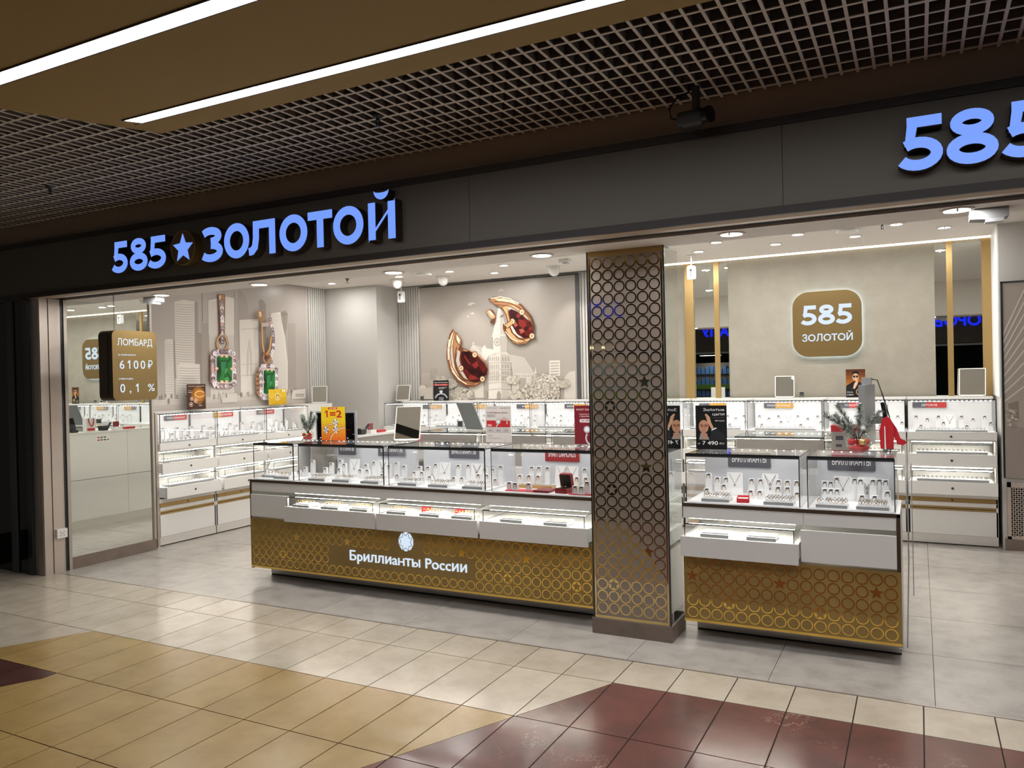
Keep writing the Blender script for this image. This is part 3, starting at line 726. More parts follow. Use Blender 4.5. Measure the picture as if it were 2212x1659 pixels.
# ground, clutter
pr.poly(P([(45, 1045), (1340, 975), (1340, 1080), (45, 1150)]), (202, 193, 183)); pr.poly(P([(45, 1090), (1340, 1020), (1340, 1110), (45, 1190)]), (190, 181, 172))
for i in range(9): pr.line(P([(45, 1060+i*16), (1340, 990+i*12)]), .004, (176, 166, 157))
for i in range(70):
    x = 60+random.random()*1240; y = 1035-(x-60)*.045-random.random()*40
    w_, h_ = 4+random.random()*12, 8+random.random()*40
    pr.poly(P([(x, y), (x+w_, y), (x+w_, y+h_), (x, y+h_)]), random.choice([(188, 178, 168), (170, 160, 151), (206, 197, 188), (146, 136, 128)]))
pr.poly(P([(1225, 960), (1335, 945), (1338, 1030), (1215, 1035)]), (210, 202, 193))
for i in range(6):
    for j in range(2): pr.disc(*LM(1255+i*12, 995+j*14), .011, (150, 140, 132), 8)
pr.poly(P([(665, 990), (750, 985), (750, 1060), (620, 1068), (620, 1020), (665, 1020)]), (206, 198, 189))
# earrings
GLD = [(172, 124, 84), (200, 158, 112), (108, 64, 42), (226, 200, 166)]; DIA = [(232, 226, 228), (150, 140, 146), (205, 170, 168), (118, 104, 106), (240, 238, 244)]
def pave(px, py, r, seed):
    random.seed(seed); c = LM(px, py); R_ = r
    pr.disc(c[0], c[1], R_*1.1, (170, 120, 96), 10); pr.disc(c[0], c[1], R_, random.choice(DIA), 10)
    for k in range(5):
        a = random.random()*6.3; q_ = R_*.55; pr.d -= pr.step*.3
        pr.poly([(c[0]+q_*math.cos(a), c[1]+q_*math.sin(a)), (c[0]+R_*.5*math.cos(a+1.2), c[1]+R_*.5*math.sin(a+1.2)), (c[0]+R_*.2*math.cos(a+2.5), c[1]+R_*.2*math.sin(a+2.5))], random.choice(DIA), keep=True)
pr.poly(P([(586, 150), (595, 141), (642, 141), (649, 150), (645, 540), (600, 540)]), GLD[2]); pr.poly(P([(591, 152), (600, 146), (638, 146), (643, 153), (640, 300), (606, 300)]), GLD[0]); pr.poly(P([(597, 155), (612, 150), (612, 190), (606, 200)]), GLD[3])
for i in range(13): pave(621+3*math.sin(i*.2), 205+i*28.5, .030, i)
for dx in (-1, 1):
    pr.line(P([(622+dx*10, 480), (622+dx*36, 520), (622+dx*48, 560), (622+dx*38, 600), (622+dx*20, 615)]), .03, GLD[2]); pr.line(P([(622+dx*10, 482), (622+dx*36, 520), (622+dx*47, 560), (622+dx*38, 598), (622+dx*20, 612)]), .02, GLD[1])
def octa(x0, y0, x1, y1, c): return [(x0+c, y0), (x1-c, y0), (x1, y0+c), (x1, y1-c), (x1-c, y1), (x0+c, y1), (x0, y1-c), (x0, y0+c)]
def stone(pts, fac, pal):
    pr.poly(P(pts), pal[0])
    for f, k in fac: pr.poly(P(f), pal[k])
GRN = [(30, 84, 44), (44, 122, 56), (22, 60, 34), (70, 150, 84), (58, 128, 84), (36, 100, 50)]
pr.poly(P(octa(514, 612, 738, 946, 50)), (176, 128, 108)); pr.poly(P(octa(519, 617, 733, 941, 48)), (206, 196, 196))
k_ = 0
for t in range(9):
    for y in (632, 922): pave(560+t*16, y, .030, 100+k_); k_ += 1
for t in range(10):
    for x in (535, 716): pave(x, 665+t*25, .030, 200+k_); k_ += 1
    if t < 9:
        for x in (552, 700): pave(x, 680+t*26, .02, 300+k_); k_ += 1
for x, y in ((545, 648), (708, 648), (545, 908), (708, 908)): pave(x, y, .03, k_); k_ += 1
pr.poly(P(octa(550, 655, 702, 902, 18)), (224, 220, 218)); pr.poly(P(octa(556, 662, 696, 896, 16)), (170, 150, 140))
def emer(x0, y0, x1, y1):
    W_, H_ = x1-x0, y1-y0
    q = lambda a, c: (x0+a*W_, y0+c*H_)
    stone(octa(x0, y0, x1, y1, W_*.12), [([q(.1, .02), q(.9, .02), q(.75, .15), q(.25, .15)], 1), ([q(.25, .2), q(.75, .2), q(.72, .78), q(.28, .78)], 5), ([q(.28, .25), q(.6, .22), q(.55, .5), q(.3, .6)], 4),
          ([q(.02, .1), q(.22, .25), q(.3, .6), q(.02, .85)], 2), ([q(.98, .1), q(.78, .25), q(.72, .6), q(.98, .85)], 1), ([q(.1, .97), q(.3, .75), q(.5, .85), q(.5, .97)], 1), ([q(.5, .85), q(.72, .78), q(.9, .97), q(.52, .97)], 3),
          ([q(.55, .5), q(.72, .45), q(.7, .6), q(.5, .7)], 3), ([q(.3, .6), q(.55, .5), q(.5, .85), q(.32, .76)], 1)], GRN)
emer(562, 670, 690, 890)
for x, y in ((605, 668), (645, 672), (560, 775), (690, 778), (605, 888), (645, 888)): pr.disc(*LM(x, y), .026, (236, 190, 160), 8, .7)
# second earring (turned)
pr.line(P([(948, 400), (950, 560), (965, 640), (990, 655), (1015, 610), (1030, 500)]), .045, GLD[2]); pr.line(P([(948, 400), (951, 560), (966, 640), (990, 652), (1014, 610), (1029, 500)]), .03, GLD[1])
pr.poly(P([(907, 290), (920, 282), (948, 284), (960, 300), (958, 400), (940, 400), (930, 350), (915, 360)]), GLD[0]); pr.poly(P([(918, 292), (940, 290), (944, 330), (925, 335)]), GLD[3]); pr.line(P([(945, 405), (1005, 400)]), .05, (190, 170, 160))
for i in range(13): pave(1008+36*math.sin(.3+i*.2), 360+i*27, .026, 500+i)
pr.line(P([(965, 640), (955, 690), (975, 730), (1005, 730), (1020, 690), (1000, 640)]), .028, GLD[0]); pr.line(P([(975, 630), (970, 670), (990, 690), (1010, 670)]), .022, GLD[2])
pr.poly(P([(940, 742), (905, 790), (893, 860), (900, 990), (930, 1035), (960, 1040), (960, 742)]), GLD[0])
for i in range(5): pr.poly(P([(900, 800+i*38), (916, 796+i*38), (916, 812+i*38), (900, 816+i*38)]), GLD[2])
pr.poly(P(octa(915, 737, 1075, 1043, 36)), (206, 196, 196))
for t in range(7):
    for y in (755, 1025): pave(948+t*15, y, .027, 600+k_); k_ += 1
for t in range(9):
    for x in (930, 1062): pave(x, 785+t*27, .027, 700+k_); k_ += 1
pr.poly(P(octa(944, 776, 1052, 1006, 14)), (224, 220, 218)); emer(950, 786, 1048, 994)
for x, y in ((985, 786), (1020, 790), (946, 890), (985, 998), (1020, 996)): pr.disc(*LM(x, y), .022, (236, 190, 160), 8, .8)
random.seed(11)
pr.build('mural_print', ml, (0, 0, 0), 'MUR')
# back mural: crop (820,560) scale 4.608
zb = 4.608
def BM(x, y):
    v = atY(820+x/zb, 560+y/zb, 9.105); return (v.x, v.z)
mb = thing('wall_mural', 'framed wall mural of a pale cathedral with two red stone earrings', 'mural', (0, 9.105, 0))
cA, cB, cC, cD = BM(393, 268), BM(1950, 130), BM(1965, 1390), BM(410, 1390)
xa, xb_, za, zt_ = cA[0], cB[0]-.01, 1.30, 2.955
bx('mural_panel', (xa, .0008, za), (xb_, .03, zt_), 'wall', mb)
bx('mural_frame', (xa, -.004, zt_), (xb_+.05, .03, zt_+.012), 'blackedge', mb); bx('mural_frame', (xb_, -.004, za), (xb_+.05, .03, zt_), 'dgrey', mb); bx('mural_frame', (xa-.012, -.004, za), (xa, .03, zt_), 'alu', mb)
LMo = LM; LM = BM; pr = Print()
pr.rect(xa, za, xb_, zt_, (166, 157, 148))
for (x, y, w_) in ((920, 440, 90), (900, 455, 60), (925, 540, 50), (880, 570, 24)): pr.poly(P([(x-w_/2, y+6), (x-w_*.3, y-4), (x, y-14), (x+w_*.3, y-2), (x+w_/2, y+6)]), (206, 198, 190))
pr.line(P([(1180, 318), (1200, 314), (1210, 298), (1216, 312), (1232, 308)]), .008, (214, 206, 198))
bc, bd, bl = (204, 196, 184), (166, 156, 146), (216, 208, 197)
# side blocks
for i, (x0_, y0_, x1_, y1_, c) in enumerate(((420, 1138, 525, 1290, (180, 170, 160)), (500, 1090, 580, 1200, (160, 150, 141)), (555, 1150, 600, 1290, (170, 160, 151)), (1690, 1010, 1795, 1160, bl), (1795, 1010, 1828, 1160, bd))):
    pr.poly(P([(x0_, y0_), (x1_, y0_-4), (x1_, y1_), (x0_, y1_)]), c)
for i in range(5): pr.line(P([(1702, 1035+i*28), (1785, 1030+i*28)]), .02, (176, 166, 155))
for i in range(9): pr.line(P([(430, 1152+i*14), (515, 1148+i*14)]), .006, (158, 148, 139))
pr.poly(P([(1840, 1180), (1890, 1120), (1950, 1110), (1955, 1390), (1840, 1390)]), (196, 187, 176))
# nave
pr.poly(P([(900, 905), (930, 845), (1020, 890), (1040, 1380), (890, 1380)]), bc); pr.disc(*BM(935, 835), .012, bl); pr.poly(P([(935, 850), (1025, 935), (1040, 935), (1010, 870)]), (186, 177, 167))
pr.poly(P([(1018, 890), (1038, 860), (1055, 860), (1060, 885), (1140, 900), (1140, 960), (1090, 960), (1060, 1010), (1020, 1010)]), bl)
pr.poly(P([(1290, 945), (1440, 975), (1550, 1140), (1330, 1140)]), (190, 181, 170)); pr.poly(P([(1330, 1135), (1550, 1140), (1540, 1300), (1310, 1380)]), bc); pr.poly(P([(1395, 1182), (1460, 1180), (1460, 1330), (1380, 1340)]), bd)
for i in range(9): pr.poly(P([(1345+i*22, 1150), (1355+i*22, 1150), (1355+i*22, 1172), (1345+i*22, 1172)]), (172, 162, 152))
pr.poly(P([(1540, 1145), (1555, 1068), (1568, 1145)]), bc)
# tower
pr.poly(P([(1090, 965), (1205, 938), (1215, 1390), (1085, 1390)]), bl); pr.poly(P([(1205, 938), (1305, 958), (1310, 1390), (1215, 1390)]), (188, 178, 167))
pr.poly(P([(1110, 955), (1140, 925), (1265, 920), (1300, 955), (1205, 940)]), bc)
pr.poly(P([(1130, 760), (1200, 750), (1205, 925), (1135, 930)]), bl); pr.poly(P([(1200, 750), (1275, 752), (1272, 925), (1205, 925)]), (184, 175, 164))
pr.poly(P([(1122, 768), (1185, 478), (1202, 478), (1200, 760)]), bl); pr.poly(P([(1202, 478), (1208, 490), (1280, 752), (1200, 760)]), (192, 183, 172)); pr.line(P([(1120, 768), (1200, 757), (1282, 754)]), .02, (210, 202, 191))
pr.disc(*BM(1175, 824), .056, (168, 158, 147), 18); pr.disc(*BM(1175, 824), .044, (206, 198, 187), 18)
for k in range(6): a = k*PI/3; c0 = BM(1175, 824); pr.line([c0, (c0[0]+.04*math.cos(a), c0[1]+.04*math.sin(a))], .006, (150, 140, 130))
for r_, y in enumerate((975, 1050, 1115, 1170)):
    for c_ in range(5): pr.poly(P([(1098+c_*21, y-4*c_/2), (1108+c_*21, y-4*c_/2), (1108+c_*21, y+36), (1098+c_*21, y+36)]), (176, 166, 154))
    for c_ in range(3): pr.poly(P([(1222+c_*28, y-2), (1234+c_*28, y), (1234+c_*28, y+36), (1222+c_*28, y+34)]), (160, 150, 139))
for r_ in range(5): pr.line(P([(1086, 1030+r_*66), (1212, 1020+r_*66), (1310, 1026+r_*66)]), .008, (206, 198, 187))
for x in (930, 1060, 1190): pr.poly(P([(x-18, 1390), (x-18, 1340), (x, 1305), (x+18, 1340), (x+18, 1390)]), (158, 148, 137))
# trees
def blob(x, y, r, n, cs):
    for i in range(int(n*2.6)):
        a = random.random()*6.283; d = r*math.sqrt(random.random()); c = BM(x+d*math.cos(a), y+d*.62*math.sin(a)); pr.d -= pr.step*.06
        pr.disc(c[0], c[1], .006+.013*random.random(), random.choice(cs), 5, random.uniform(.6, 1.2), keep=True)
TR = [(208, 200, 186), (184, 175, 161), (162, 152, 139), (198, 189, 175)]
blob(700, 1240, 70, 90, TR[1:]); blob(820, 1345, 110, 150, TR); blob(620, 1190, 40, 40, TR[1:]); blob(1640, 1250, 170, 260, TR); blob(1330, 1200, 60, 90, TR); blob(1600, 1345, 200, 260, TR); blob(1830, 1240, 60, 70, TR[1:]); blob(1350, 1345, 70, 80, TR)
pr.poly(P([(412, 1290), (540, 1275), (545, 1392), (412, 1392)]), (186, 177, 166)); blob(440, 1275, 24, 20, TR)
RED = [(58, 14, 14), (94, 24, 22), (126, 40, 33), (36, 10, 12), (160, 82, 68), (76, 26, 28)]
def earring(bands, drop, facets, prongs, lines=()):
    for pts, c in bands: pr.poly(P(pts), c)
    for pts, w, c in lines: pr.line(P(pts), w, c)
    stone(drop, facets, RED)
    for x, y in prongs: pr.disc(*BM(x, y), .045, GLD[2], 12); pr.disc(*BM(x, y), .034, GLD[3], 12); pr.disc(*BM(x, y), .016, GLD[0], 8)
# lower left earring
earring([([(742, 693), (765, 730), (785, 735), (832, 810), (820, 860), (850, 905), (930, 910), (1000, 950), (1060, 1010), (1090, 1080), (1080, 1160), (1040, 1215), (960, 1270), (870, 1270), (780, 1215), (710, 1110), (676, 980), (684, 860), (710, 745)], GLD[2]),
         ([(742, 700), (762, 738), (790, 745), (826, 808), (812, 862), (800, 880), (770, 950), (765, 1040), (800, 1140), (870, 1215), (950, 1235), (1010, 1225), (950, 1262), (870, 1262), (785, 1208), (716, 1106), (682, 980), (690, 860), (716, 750)], GLD[0]),
         ([(735, 730), (752, 760), (740, 850), (705, 880), (698, 860), (716, 780)], GLD[3]), ([(696, 900), (735, 860), (745, 980), (765, 1080), (820, 1180), (870, 1225), (800, 1190), (725, 1090)], GLD[3]),
         ([(712, 905), (738, 850), (742, 940), (752, 1040), (735, 1060), (716, 990)], (186, 176, 166)), ([(775, 745), (812, 805), (800, 845), (780, 800)], (240, 226, 200)), ([(790, 900), (815, 920), (805, 1000), (830, 1100), (890, 1200), (850, 1180), (795, 1100), (772, 1010)], (190, 180, 170)),
         ([(840, 905), (930, 912), (1000, 952), (1055, 1012), (1084, 1080), (1072, 1160), (1030, 1210), (1062, 1140), (1066, 1080), (1035, 1020), (980, 970), (900, 930)], GLD[1])],
        [(830, 920), (900, 915), (985, 965), (1050, 1030), (1085, 1090), (1075, 1150), (1030, 1205), (970, 1225), (910, 1210), (865, 1150), (830, 1050), (818, 970)],
        [([(850, 935), (890, 1000), (930, 1060), (900, 1040), (860, 980)], 2), ([(930, 1050), (985, 1010), (1000, 1060), (960, 1090)], 2), ([(940, 970), (990, 975), (1060, 1050), (1020, 1070), (985, 1010)], 5), ([(1000, 1060), (1060, 1050), (1078, 1100), (1040, 1130)], 1), ([(835, 1100), (880, 1095), (915, 1140), (890, 1180)], 1),
         ([(880, 1095), (960, 1090), (1000, 1120), (930, 1150)], 3), ([(1000, 1150), (1018, 1115), (1030, 1150)], 4), ([(890, 1195), (915, 1145), (960, 1160), (1000, 1190), (930, 1200)], 2), ([(840, 930), (900, 920), (940, 970), (890, 990)], 3), ([(1005, 1100), (1045, 1135), (1040, 1190), (990, 1170)], 3), ([(930, 925), (990, 970), (950, 1000), (900, 960)], 0)],
        [(825, 1085), (960, 950), (1037, 1192)],
        [([(742, 705), (712, 770), (694, 870), (690, 980), (722, 1100), (790, 1200), (870, 1255), (950, 1258)], .014, GLD[2]), ([(748, 745), (726, 830), (712, 930), (730, 1060), (790, 1160), (860, 1230)], .012, GLD[2]), ([(756, 760), (744, 850), (746, 960), (764, 1080), (815, 1180), (880, 1232), (960, 1246)], .010, GLD[2]),
         ([(780, 870), (764, 950), (762, 1040), (798, 1142), (868, 1216)], .014, GLD[2]), ([(775, 745), (770, 800), (800, 850), (830, 880), (900, 912), (980, 955), (1050, 1020), (1080, 1085)], .012, GLD[2]), ([(706, 800), (694, 900), (698, 1000)], .016, (246, 226, 196)), ([(735, 1110), (800, 1195), (880, 1242)], .014, (246, 226, 196))])
# upper right earring
earring([([(1068, 520), (1115, 498), (1140, 510), (1172, 560), (1165, 610), (1150, 640), (1120, 640), (1110, 620), (1135, 600)], GLD[2]), ([(1074, 522), (1112, 505), (1165, 565), (1158, 590), (1132, 595), (1110, 580)], GLD[1]), ([(1095, 520), (1110, 512), (1150, 560), (1130, 568)], (246, 226, 196)),
         ([(1092, 400), (1140, 376), (1230, 370), (1330, 395), (1430, 455), (1510, 545), (1548, 640), (1548, 740), (1520, 800), (1470, 840), (1400, 856), (1340, 835), (1280, 770), (1240, 690), (1240, 640), (1290, 690), (1290, 640), (1270, 560), (1230, 490), (1165, 460), (1140, 440)], GLD[2]),
         ([(1100, 402), (1145, 384), (1230, 378), (1326, 402), (1424, 462), (1500, 548), (1538, 640), (1524, 600), (1460, 520), (1380, 460), (1290, 450), (1220, 480), (1160, 450)], GLD[0]), ([(1150, 392), (1240, 388), (1320, 410), (1400, 460), (1300, 430), (1200, 420)], GLD[3]), ([(1230, 485), (1290, 455), (1370, 462), (1450, 520), (1510, 590), (1530, 680), (1470, 590), (1390, 530), (1320, 490), (1290, 480), (1290, 540), (1310, 620), (1290, 620)], GLD[1]),
         ([(1290, 482), (1330, 480), (1420, 525), (1500, 600), (1525, 690), (1440, 600), (1330, 520), (1300, 520)], (182, 172, 163)), ([(1225, 520), (1240, 545), (1215, 572), (1205, 550)], (190, 180, 170)), ([(1270, 700), (1300, 660), (1340, 740), (1400, 790), (1460, 800), (1530, 780), (1470, 835), (1400, 846), (1340, 825)], GLD[1]), ([(1310, 660), (1330, 660), (1380, 745), (1440, 785), (1400, 780), (1345, 735)], (226, 210, 190))],
        [(1300, 510), (1325, 498), (1380, 520), (1450, 575), (1510, 620), (1540, 680), (1540, 760), (1500, 778), (1450, 785), (1400, 760), (1355, 700), (1315, 620)],
        [([(1340, 580), (1390, 660), (1360, 680), (1335, 630)], 4), ([(1390, 540), (1420, 560), (1400, 590), (1370, 570)], 2), ([(1395, 600), (1460, 610), (1480, 660), (1440, 690), (1400, 660)], 2), ([(1440, 570), (1510, 630), (1480, 640), (1450, 610)], 1), ([(1480, 640), (1520, 650), (1515, 690), (1480, 680)], 5), ([(1400, 700), (1440, 690), (1460, 720), (1420, 745)], 4), ([(1450, 730), (1500, 700), (1535, 720), (1520, 760), (1470, 770)], 1), ([(1310, 530), (1360, 560), (1390, 610), (1350, 600)], 3), ([(1375, 700), (1420, 745), (1450, 778), (1400, 755)], 1), ([(1490, 695), (1530, 665), (1538, 715)], 2)],
        [(1335, 622), (1430, 528), (1530, 765)],
        [([(1096, 402), (1150, 388), (1240, 384), (1330, 408), (1425, 468), (1500, 555), (1540, 645), (1540, 735)], .014, GLD[2]), ([(1150, 425), (1230, 425), (1320, 440), (1410, 495), (1485, 570), (1530, 660)], .012, GLD[2]), ([(1165, 455), (1240, 460), (1310, 468), (1390, 515), (1460, 585), (1510, 670)], .010, GLD[2]),
         ([(1235, 490), (1275, 560), (1292, 640), (1330, 730), (1390, 790), (1460, 810)], .014, GLD[2]), ([(1245, 650), (1285, 750), (1345, 815), (1410, 838), (1480, 820)], .012, GLD[2]), ([(1120, 392), (1220, 376), (1310, 396), (1400, 445)], .014, (246, 226, 196)), ([(1265, 720), (1320, 790), (1390, 825)], .012, (246, 226, 196))])
pr.line(P([(1275, 670), (1335, 625)]), .07, GLD[2]); pr.line(P([(1275, 670), (1335, 625)]), .05, GLD[1])
random.seed(12)
pr.build('mural_print', mb, (0, 0, 0), 'MUR')
LM = LMo

# ================================================================== MIRRORS, GOLD STRIPS AND LOGO ON THE BEIGE WALL
WY = 9.14
def wallx(px, py): return atY(px, py, WY).x
def strips(name, label, edges):
    t = thing(name, label, 'mirror', (wallx(edges[0][0], 700), WY, 0)); x0 = t.location.x
    for (pa, pb, kind) in edges:
        a, c = wallx(pa, 700)-x0, wallx(pb, 700)-x0
        if kind == 'm': bx('mirror_pane', (a, -.01, 1.30), (c, 0, 2.94), 'mirror', t)
        else: bx('gold_strip', (a, -.022, 1.30), (c, 0, 2.985), 'gold_strip', t)
strips('strip_mirror', 'narrow wall mirrors between gold strips, directly right of the pillar', [(1481, 1500, 'g'), (1502, 1544, 'm'), (1544, 1555, 'g'), (1555, 1574, 'm')])
strips('strip_mirror', 'narrow wall mirrors between gold strips, at the right end of the beige wall', [(2020, 2046, 'm'), (2046, 2059, 'g'), (2059, 2122, 'm'), (2122, 2146, 'g')])
bx('trim_3', (.655, 8.47, 1.4), (.664, 9.14, 2.99), 'white2'); struct(bpy.data.objects['trim_3'])
A_, B_ = atY(1711, 640, WY-.05), atY(1863, 765, WY-.05); Zt, Zb = atY(1786, 628, WY-.05).z, atY(1786, 770, WY-.05).z
t = thing('logo_sign', 'backlit gold rounded square sign with white lettering on the beige wall', 'sign', ((A_.x+B_.x)/2, WY-.05, (Zt+Zb)/2))
w_, h_ = (B_.x-A_.x)/2, (Zt-Zb)/2
pn = MB().prism(rrect(-w_, -h_, w_, h_, .17, 10), 0, .02).build('panel', M['gold_sign'], t)
MB().prism(rrect(-w_+.006, -h_+.006, w_-.006, h_-.006, .165, 10), .022, .03).build('backlight', M['halo'], t)
for i, (ch, a, e) in enumerate((('5', -.255, -.10), ('8', -.085, .085), ('5', .10, .255))): letter(ch, a, e, -.01, .205, pn, .044, 'signwhite', 'signwhite', .004)
text('lettering', 'ЗОЛОТОЙ', .075, 'signwhite', pn, (.003, 0, -.185), .004, 'C', .02, .51)

# ================================================================== DISPLAY CASES
EDGE = .006
def led_row(x0, x1, y, z, parent, mt='led', n=None, name='led_strip', s=.004):
    b = MB(); n = n or max(4, int((x1-x0)/.05))
    for i in range(n):
        x = x0+(x1-x0)*(i+.5)/n; b.box((x-s*1.6, y-s, z-s*.5), (x+s*1.6, y+s, z+s*.5))
    return b.build(name, M[mt], parent)
def glassbox(parent, x0, x1, y0, y1, z0, z1, back=None, top=True, gm='glass', et=.007, sides=True):
    bx('glass_front', (x0, y0, z0), (x1, y0+.004, z1), gm, parent)
    if sides:
        bx('glass_side', (x0, y0+.005, z0), (x0+.004, y1, z1), gm, parent); bx('glass_side', (x1-.004, y0+.005, z0), (x1, y1, z1), gm, parent)
    if top: bx('glass_top', (x0, y0, z1), (x1, y1, z1+.006), gm, parent)
    e = et; b = MB()
    b.box((x0, y0-.001, z1-e*.3), (x1, y0, z1+e*1.6)); b.box((x0-.001, y0-.001, z0), (x0, y0+e, z1)); b.box((x1, y0-.001, z0), (x1+.001, y0+e, z1))
    b.box((x0, y0-.002, z0), (x0+e*.6, y0-.0005, z1)); b.box((x1-e*.6, y0-.002, z0), (x1, y0-.0005, z1))
    b.box((x0-.001, y0, z1), (x0, y1, z1+.006)); b.box((x1, y0, z1), (x1+.001, y1, z1+.006))
    b.build('glass_edge', M['blackedge'], parent)
    if back: bx('back_panel', (x0+.004, y1-.008, z0), (x1-.004, y1, z1-.002), back, parent)
def plaque(parent, x, y, z, w, h, body, mt, mt2=None, th=None, tz=None):
    p = MB().prism(rrect(0, 0, w, h, .008, 3), -.004, 0).build('category_sign', M[mt], parent, (x, y, z))
    if mt2: MB().prism(rrect(w*.4, .001, w-.001, h-.001, .008, 3), -.0046, -.004).build('sign_colour', M[mt2], p)
    if body: th = th or h*.36; text('lettering', body, th, 'ink', p, (w*.5, -.005, tz if tz else h*.32), .0006, 'C', .01, min(w*.8, th*len(body)*1.02))
# jewellery masters --------------------------------------------------
def standmesh(h, w=.042):
    b = MB(); b.prism([(-w/2, 0), (w/2, 0), (w/2*.85, h), (-w/2*.85, h)], -.012, .012); return b.mesh('stand', M['white2'])
def earmesh(h, mt='jewel'):
    b = MB()
    for x in (-.009, .009):
        b.tube([(x, -.015, h-.014), (x+math.copysign(.004, x), -.0155, h-.021), (x+math.copysign(.003, x), -.015, h-.03), (x, -.015, h-.033)], .0016, 4)
        b.box((x-.0025, -.0175, h-.018), (x+.0025, -.0145, h-.013))
    return b.mesh('earrings', M[mt])
def tagmesh(h):
    return MB().box((-.010, -.0142, h-.012), (.008, -.0125, h-.004)).box((-.003, -.0146, h-.009), (.012, -.0142, h-.002)).mesh('price_tag', M['dgrey'])
HS = (.055, .085, .115, .14)
STM = {h: (standmesh(h), earmesh(h), earmesh(h, 'jewelgold'), tagmesh(h)) for h in HS}
RM = MB().tube([(.009*math.cos(a), 0, .0095+.009*math.sin(a)) for a in [k*PI/5 for k in range(10)]], .0014, 4, closed=True).box((-.0025, -.0025, .018), (.0025, .0025, .0215)).mesh('ring', M['jewel'])
RMG = MB().tube([(.009*math.cos(a), 0, .0095+.009*math.sin(a)) for a in [k*PI/5 for k in range(10)]], .0014, 4, closed=True).box((-.0025, -.0025, .018), (.0025, .0025, .0215)).mesh('ring', M['jewelgold'])
TRAYB = MB().box((-.085, 0, 0), (.085, .13, .018)).box((-.08, .02, .018), (.08, .13, .026)).mesh('tray', M['white2'])
TRAYF = MB().box((-.086, -.002, 0), (.086, 0, .019)).mesh('tray_front', M['trayfront'])
NECK = MB().prism([(-.055, 0), (.055, 0), (.05, .15), (-.05, .15)], -.004, .004).mesh('bust', M['white2'])
def chainmesh(d, mt):
    b = MB(); N = 12
    for dep in d:
        pts = [(-.036, -.0055, .142)]+[(-.036*(1-t)**1.0, -.0055, .142-dep*t) for t in [.25, .5, .75]]+[(0, -.0055, .142-dep)]+[(.036*t, -.0055, .142-dep*(1-t)) for t in [.25, .5, .75]]+[(.036, -.0055, .142)]
        b.tube(pts, .0013, 4); b.box((-.004, -.008, .142-dep-.012), (.004, -.005, .142-dep))
    return b.mesh('chain', M[mt])
CHM = [chainmesh((.07,), 'jewel'), chainmesh((.055, .085), 'jewel'), chainmesh((.075,), 'jewelgold')]
HOOPM = MB().tube([(.02*math.cos(a), 0, .03+.028*math.sin(a)) for a in [k*PI/7 for k in range(-1, 9)]], .0022, 4).mesh('bangle', M['jewel'])
def stand(loc, h, desc, group, gold=False, rz=0.0):
    t = thing('earring_stand', f'white earring stand in {desc}', 'stand', loc, rz, group); s = STM[h]
    link('stand_block', s[0], t); link('earrings', s[2] if gold else s[1], t); link('price_tag', s[3], t); return t
def ringtray(loc, desc, group, rings=(7, 2), gold=False, indiv=True, rz=0.0, which=''):
    t = thing('ring_tray', f'{which}white ring tray in {desc}', 'tray', loc, rz, group)
    link('tray_base', TRAYB, t); link('tray_front', TRAYF, t)
    nx, ny = rings
    if indiv:
        for j in range(ny):
            for i in range(nx):
                if random.random() < .1: continue
                o = link('ring', RMG if (gold or random.random() < .25) else RM, None, (loc[0]-.07+.14*i/(nx-1)+random.uniform(-.004, .004), loc[1]+.035+.04*j, loc[2]+.026), (0, 0, random.uniform(-.5, .5)))
                tag(o, f'small ring in the {which}tray of {desc}', 'ring', f'rings in the {which}tray of {desc}')
    else:
        b = MB()
        for j in range(ny):
            for i in range(nx):
                x = -.07+.14*i/(nx-1); b.tube([(x+.009*math.cos(a), .035+.04*j, .036+.009*math.sin(a)) for a in [k*PI/3 for k in range(6)]], .0018, 4, closed=True)
        stuff(b.build('rings', M['jewelgold' if gold else 'jewel'], t))
    return t
def necklace(loc, desc, group, k=0, rz=0.0):
    t = thing('necklace_stand', f'white necklace board with a hanging chain in {desc}', 'stand', loc, rz, group)
    link('board', NECK, t, (0, 0, 0), (-.12, 0, 0)); link('chain', CHM[k % 3], t, (0, 0, 0), (-.12, 0, 0)); return t
def bangle(loc, desc, group):
    o = link('bangle', HOOPM, None, loc, (0, 0, .3)); tag(o, f'silver bangle standing in {desc}', 'bangle', group)
VZ0, VZ1, VY0, VY1 = .862, 1.158, 4.912, 5.40
def vitrine(x0, x1, label, sign, sx, desc, back='case_back', mt='plaque_dk', y0=VY0, y1=VY1, front=True):
    r = (x0, y0, VZ0); w, d, h = x1-x0, y1-y0, VZ1-VZ0
    t = thing('display_case', label, 'display case', r)
    bx('floor_plate', (0, 0, -.006), (w, d, 0), 'white2', t)
    glassbox(t, 0, w, 0, d, 0, h, back)
    led_row(.02, w-.02, .018 if front else d-.02, h-.004, t)
    bx('led_rail', (0, .006, h-.012) if front else (0, d-.03, h-.012), (w, .012, h-.002) if front else (w, d-.024, h-.002), 'dgrey', t)
    if front: led_row(.02, w-.02, d-.025, h-.004, t, 'led', None, 'rear_glint_dots', .0022)  # added glowing dots, imitating the cabinet LEDs reflected in the glass top
    if sign: plaque(t, sx-x0, d-.012, .172, .28, .10, sign, mt, th=.042, tz=.036)
    return t
